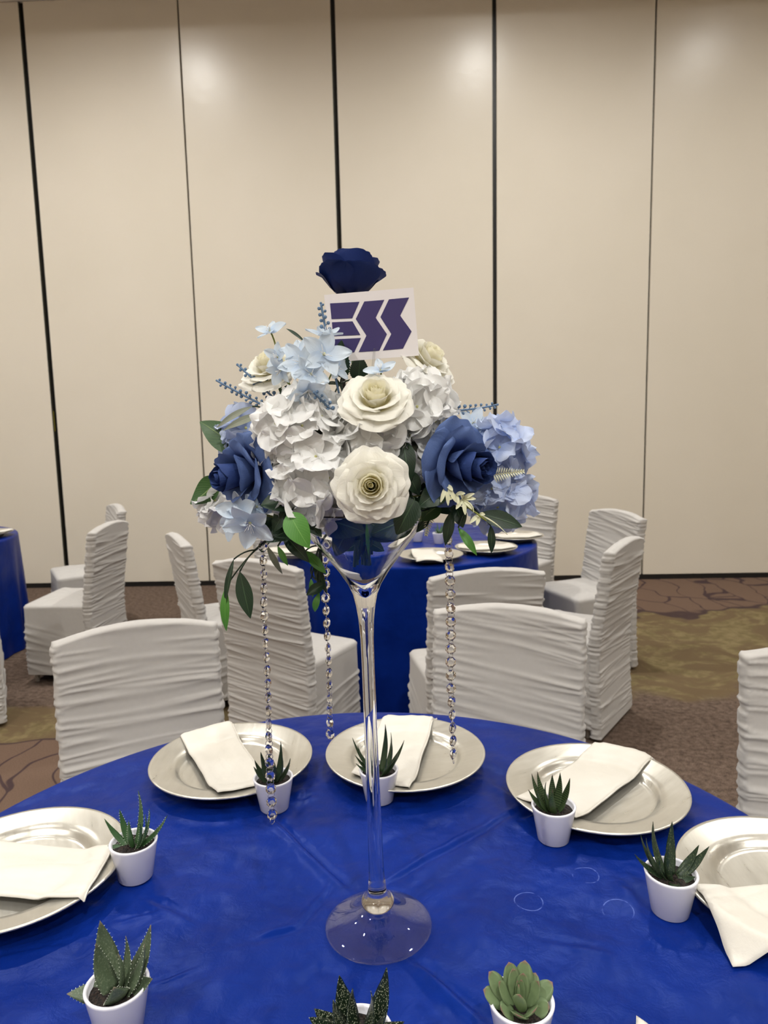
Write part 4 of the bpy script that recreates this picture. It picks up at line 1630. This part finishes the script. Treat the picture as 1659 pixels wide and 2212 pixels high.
leafstem('two broad green leaves sticking out at the left edge of the flowers', (560, 985, Y0 + .02), [
    ((522, 972), (432, 911), Y0 + .01, Y0 + .02, 62, 'leaf_g', dict(fold=.12, bow=.08)),
    ((470, 1035), (411, 1089), Y0 + .01, Y0 + .015, 56, 'leaf_g', dict(fold=.15, bow=-.12))])
leafstem('two slim grey green leaves at the upper left of the flowers', (585, 893, Y0 + .01), [
    ((545, 878), (467, 925), Y0 + .0, Y0 - .01, 16, 'leaf_s', dict(shape='lance', bow=.1)),
    ((570, 894), (482, 930), Y0 - .01, Y0 - .02, 20, 'leaf_s', dict(shape='lance', bow=.1))])
leafstem('dark folded leaf and bright green leaf hanging over the bowl at the left', (650, 1090, Y0 - .05), [
    ((640, 1085), (563, 1092), Y0 - .07, Y0 - .075, 58, 'leaf_d', dict(fold=.25, bow=.1, up=(0, .8, .6))),
    ((632, 1085), (590, 1150), Y0 - .06, Y0 - .07, 40, 'leaf_d', dict(fold=.3)),
    ((625, 1110), (668, 1184), Y0 - .105, Y0 - .115, 56, 'leaf_b', dict(fold=.15, bow=.08, up=(0, 1, .2))),
    ((655, 1110), (695, 1160), Y0 - .06, Y0 - .08, 40, 'leaf_d', dict(fold=.2))])
leafstem('dark green leaves spreading below the left hydrangea', (640, 1130, Y0 - .03), [
    ((640, 1140), (575, 1172), Y0 - .05, Y0 - .07, 44, 'leaf_d', dict(fold=.15, up=(0, .9, .5))),
    ((610, 1150), (668, 1215), Y0 - .03, Y0 - .04, 36, 'leaf_d', dict(shape='lance', fold=.2)),
    ((600, 1180), (622, 1222), Y0 - .05, Y0 - .05, 16, 'leaf_b', dict(shape='lance')),
    ((600, 1130), (560, 1160), Y0 - .02, Y0 - .04, 34, 'leaf_d'),
    ((576, 1178), (610, 1240), Y0 + .01, Y0 + .01, 16, 'leaf_s', dict(shape='lance')),
    ((560, 1130), (640, 1150), Y0 - .0, Y0 - .0, 40, 'leaf_d')])
leafstem('dark leaf standing between the pale blue blossoms and the card', (735, 830, Y0 - .0), [
    ((740, 815), (738, 735), Y0 + .0, Y0 - .012, 44, 'leaf_d', dict(serr=.05, up=(-.3, 1, 0))),
    ((775, 822), (778, 768), Y0 + .03, Y0 + .03, 40, 'leaf_d', dict(serr=.05)),
    ((660, 740), (618, 710), Y0 - .0, Y0 + .01, 8, 'leaf_d', dict(shape='lance', bow=.15)),
    ((700, 830), (660, 870), Y0 - .0, Y0 - .01, 26, 'leaf_d'),
    ((640, 840), (600, 862), Y0 - .01, Y0 - .02, 30, 'leaf_d', dict(serr=.05)),
    ((720, 860), (735, 905), Y0 - .02, Y0 - .03, 34, 'leaf_d')])
leafstem('serrated dark leaf hanging at the right rim of the glass bowl', (890, 1080, Y0 - .05), [
    ((895, 1080), (857, 1155), Y0 - .085, Y0 - .09, 58, 'leaf_d', dict(serr=.06, fold=.15, bow=.06)),
    ((870, 955), (885, 1045), Y0 - .05, Y0 - .06, 44, 'leaf_d', dict(fold=.15)),
    ((880, 1020), (905, 1070), Y0 - .05, Y0 - .05, 36, 'leaf_d')])
leafstem('cluster of dark leaves under the right slate blue rose', (935, 1060, Y0 - .03), [
    ((960, 1055), (905, 1095), Y0 - .055, Y0 - .065, 52, 'leaf_d', dict(fold=.1)),
    ((905, 1070), (965, 1090), Y0 - .04, Y0 - .055, 50, 'leaf_d', dict(fold=.1)),
    ((950, 1090), (905, 1125), Y0 - .03, Y0 - .03, 40, 'leaf_g'),
    ((975, 1105), (962, 1178), Y0 - .03, Y0 - .035, 28, 'leaf_d', dict(fold=.2, shape='lance')),
    ((985, 1095), (1000, 1140), Y0 - .02, Y0 - .03, 34, 'leaf_d'),
    ((930, 1110), (900, 1150), Y0 - .02, Y0 - .02, 24, 'leaf_d', dict(shape='lance')),
    ((920, 1060), (985, 1110), Y0 - .0, Y0 - .0, 56, 'leaf_d'),
    ((880, 1060), (940, 1110), Y0 + .02, Y0 + .02, 56, 'leaf_d')])
leafstem('pointed dark leaf reaching right with a bright leaf below it', (1010, 1095, Y0 - .02), [
    ((1035, 1110), (1128, 1138), Y0 - .04, Y0 - .045, 44, 'leaf_d', dict(shape='lance', fold=.1, bow=.08)),
    ((1060, 1135), (1062, 1195), Y0 - .04, Y0 - .04, 20, 'leaf_d', dict(shape='lance')),
    ((990, 1140), (1030, 1200), Y0 - .04, Y0 - .05, 22, 'leaf_b', dict(shape='lance', bow=.12)),
    ((1040, 1085), (1075, 1120), Y0 - .0, Y0 - .0, 40, 'leaf_d')])
# trailing vines
vine = leafstem('vine trailing low at the far left with two long leaves', (552, 1188, Y0 - .02), [
    ((518, 1235), (541, 1336), Y0 - .03, Y0 - .035, 42, 'leaf_d', dict(shape='lance', fold=.12, bow=.03)),
    ((488, 1268), (489, 1363), Y0 - .03, Y0 - .03, 24, 'leaf_b', dict(shape='lance', fold=.1)),
    ((505, 1208), (487, 1315), Y0 - .025, Y0 - .032, 18, 'leaf_d', dict(shape='lance', fold=.4, twist=.8))])
vine2 = leafstem('twisted vine trailing left of the stem beside the crystal strand', (690, 1180, Y0 - .01), [
    ((660, 1190), (705, 1240), Y0 + .0, Y0 - .01, 26, 'leaf_b', dict(shape='lance')),
    ((680, 1215), (708, 1285), Y0 + .01, Y0 + .0, 26, 'leaf_d', dict(shape='lance', twist=1.0)),
    ((700, 1262), (662, 1286), Y0 - .0, Y0 - .01, 28, 'leaf_d', dict(shape='lance', fold=.4)),
    ((672, 1250), (676, 1290), Y0 + .0, Y0 + .0, 14, 'leaf_b', dict(shape='lance')),
    ((690, 1280), (680, 1322), Y0 - .0, Y0 - .0, 18, 'leaf_b', dict(shape='lance', bow=.25))])
for t, pts in ((vine2, [(688, 1160, Y0 - .02), (698, 1200, Y0), (668, 1225, Y0 + .005), (676, 1250, Y0), (700, 1262, Y0)]),
               (vine2, [(682, 1160, Y0 - .02), (700, 1215, Y0 + .0), (682, 1240, Y0), (690, 1280, Y0)]),
               (vine, [(600, 1150, Y0 - .02), (575, 1165, Y0 - .02), (552, 1188, Y0 - .02)])):
    pp = [at(*p) for p in pts]
    q = []
    for k in range(len(pp) - 1):
        for s in range(4): q.append(pp[k].lerp(pp[k + 1], s / 4))
    q.append(pp[-1])
    for _ in range(3):
        q = [q[0]] + [(q[k - 1] + q[k] * 2 + q[k + 1]) / 4 for k in range(1, len(q) - 1)] + [q[-1]]
    put('tendril', tube('tendril', q, .0011, M['stem_d'], 5), t)
# leaves and stems showing inside the bowl
leafstem('dark leaves and bright stem seen through the glass bowl', (795, 1120, Y0 - .02), [
    ((760, 1130), (725, 1200), Y0 - .04, Y0 - .025, 50, 'leaf_d', dict(fold=.1)),
    ((800, 1120), (740, 1165), Y0 - .02, Y0 - .03, 60, 'leaf_d', dict(fold=.1)),
    ((790, 1125), (860, 1165), Y0 - .03, Y0 - .02, 60, 'leaf_d', dict(fold=.1)),
    ((795, 1170), (830, 1190), Y0 - .0, Y0 - .0, 26, 'leaf_g'),
    ((790, 1165), (745, 1190), Y0 - .0, Y0 - .0, 26, 'leaf_g'),
    ((792, 1125), (797, 1200), Y0 - .045, Y0 - .03, 10, 'leaf_b', dict(shape='lance')),
    ((700, 1120), (790, 1150), Y0 - .035, Y0 - .045, 70, 'leaf_d', dict(fold=.1)),
    ((890, 1120), (800, 1155), Y0 - .035, Y0 - .045, 70, 'leaf_d', dict(fold=.1)),
    ((788, 1135), (776, 1210), Y0 - .04, Y0 - .03, 9, 'leaf_d', dict(shape='lance'))])
leafstem('dark green leaves filling the heart of the arrangement', (790, 1000, Y0 + .02), [
    ((790, 1000), (640, 1060), Y0 + .0, Y0 - .02, 120, 'leaf_d'),
    ((790, 1000), (930, 1050), Y0 + .0, Y0 - .02, 120, 'leaf_d'),
    ((790, 960), (660, 880), Y0 + .0, Y0 - .0, 120, 'leaf_d'),
    ((790, 960), (920, 900), Y0 + .01, Y0 + .01, 110, 'leaf_d'),
    ((790, 960), (600, 960), Y0 + .01, Y0 + .0, 110, 'leaf_d'),
    ((790, 980), (1010, 1000), Y0 + .01, Y0 + .0, 110, 'leaf_d'),
    ((790, 940), (770, 840), Y0 + .0, Y0 - .0, 110, 'leaf_d'),
    ((790, 1040), (700, 1110), Y0 - .0, Y0 - .02, 110, 'leaf_d'),
    ((790, 1040), (890, 1110), Y0 - .0, Y0 - .02, 110, 'leaf_d')])

# cream filler blossoms with long petals, and small cream ferns
cf = thing('cream_filler_sprig', 'cream yellow filler sprig with long petals below the right blue rose', 'flower sprig', at(965, 1055, Y0 - .05))
put('stem', tube('stem', bez(VX + Vector((0, 0, .04)), at(900, 1050, Y0 - .04), at(960, 1050, Y0 - .055), at(1050, 1125, Y0 - .08), 14), .0011, M['stem_y'], 5), cf)
CF = [((965, 1048), [(952, 1085), (968, 1092), (985, 1085), (978, 1060)]), ((1000, 1078), [(985, 1100), (1005, 1112), (1025, 1066), (1028, 1078), (1020, 1100), (995, 1068)]),
      ((1035, 1112), [(1015, 1130), (1030, 1135), (1048, 1112)]), ((985, 1068), [(970, 1080), (990, 1090), (1005, 1066)])]
for k, ((bx, by), tips) in enumerate(CF):
    for (tx, ty) in tips:
        b, tip = at(bx, by, Y0 - .068), at(tx, ty, Y0 - .078)
        put('petal', leaf_geo(b, tip, .0052, (0, -1, .4), .12, .3, 'cream_f', 'petal', 8, 5), cf, Matrix.Translation(b))
for (a, m_, e) in (((1000, 1080), (1025, 1088), (1023, 1108)), ((1035, 1112), (1070, 1125), (1096, 1155))):
    A, B, E_ = at(*a, Y0 - .07), at(*m_, Y0 - .08), at(*e, Y0 - .08)
    put('long_petal', tube('long_petal', bez(A, B, E_), lambda t: .0013 * (1 - .7 * t), M['cream_f'], 6), cf)


def fern(label, p0, p1, Y, n, seed, wl=.009):
    a, b = at(*p0, Y), at(*p1, Y - .004)
    t = thing('cream_fern', label, 'fern sprig', a, group='cream fern sprigs')
    put('stem', tube('stem', bez(VX + Vector((0, 0, .05)), a + (VX - a) * .4, a - (b - a) * .3, a, 6) + [b], .0008, M['cream_f'], 5), t)
    d = (b - a)
    s = d.normalized().cross(Vector((0, -1, 0))).normalized()
    for k in range(n):
        f = k / n
        for q in (-1, 1):
            p = a + d * f
            tip = p + s * q * wl * (1 - .8 * f) + d.normalized() * .003 + Vector((0, -.002, 0))
            put('leaflet', leaf_geo(p, tip, .0022, (0, -1, .3), .2, .3, 'cream_f', 'lance', 5, 3), t, Matrix.Translation(p))
    return t


fern('cream fern tip beside the right slate blue rose', (1066, 1026), (1133, 1018), Y0 - .045, 13, 1, .010)
fern('cream fern tip hanging just right of the glass bowl', (930, 1105), (920, 1158), Y0 - .02, 11, 2, .009)
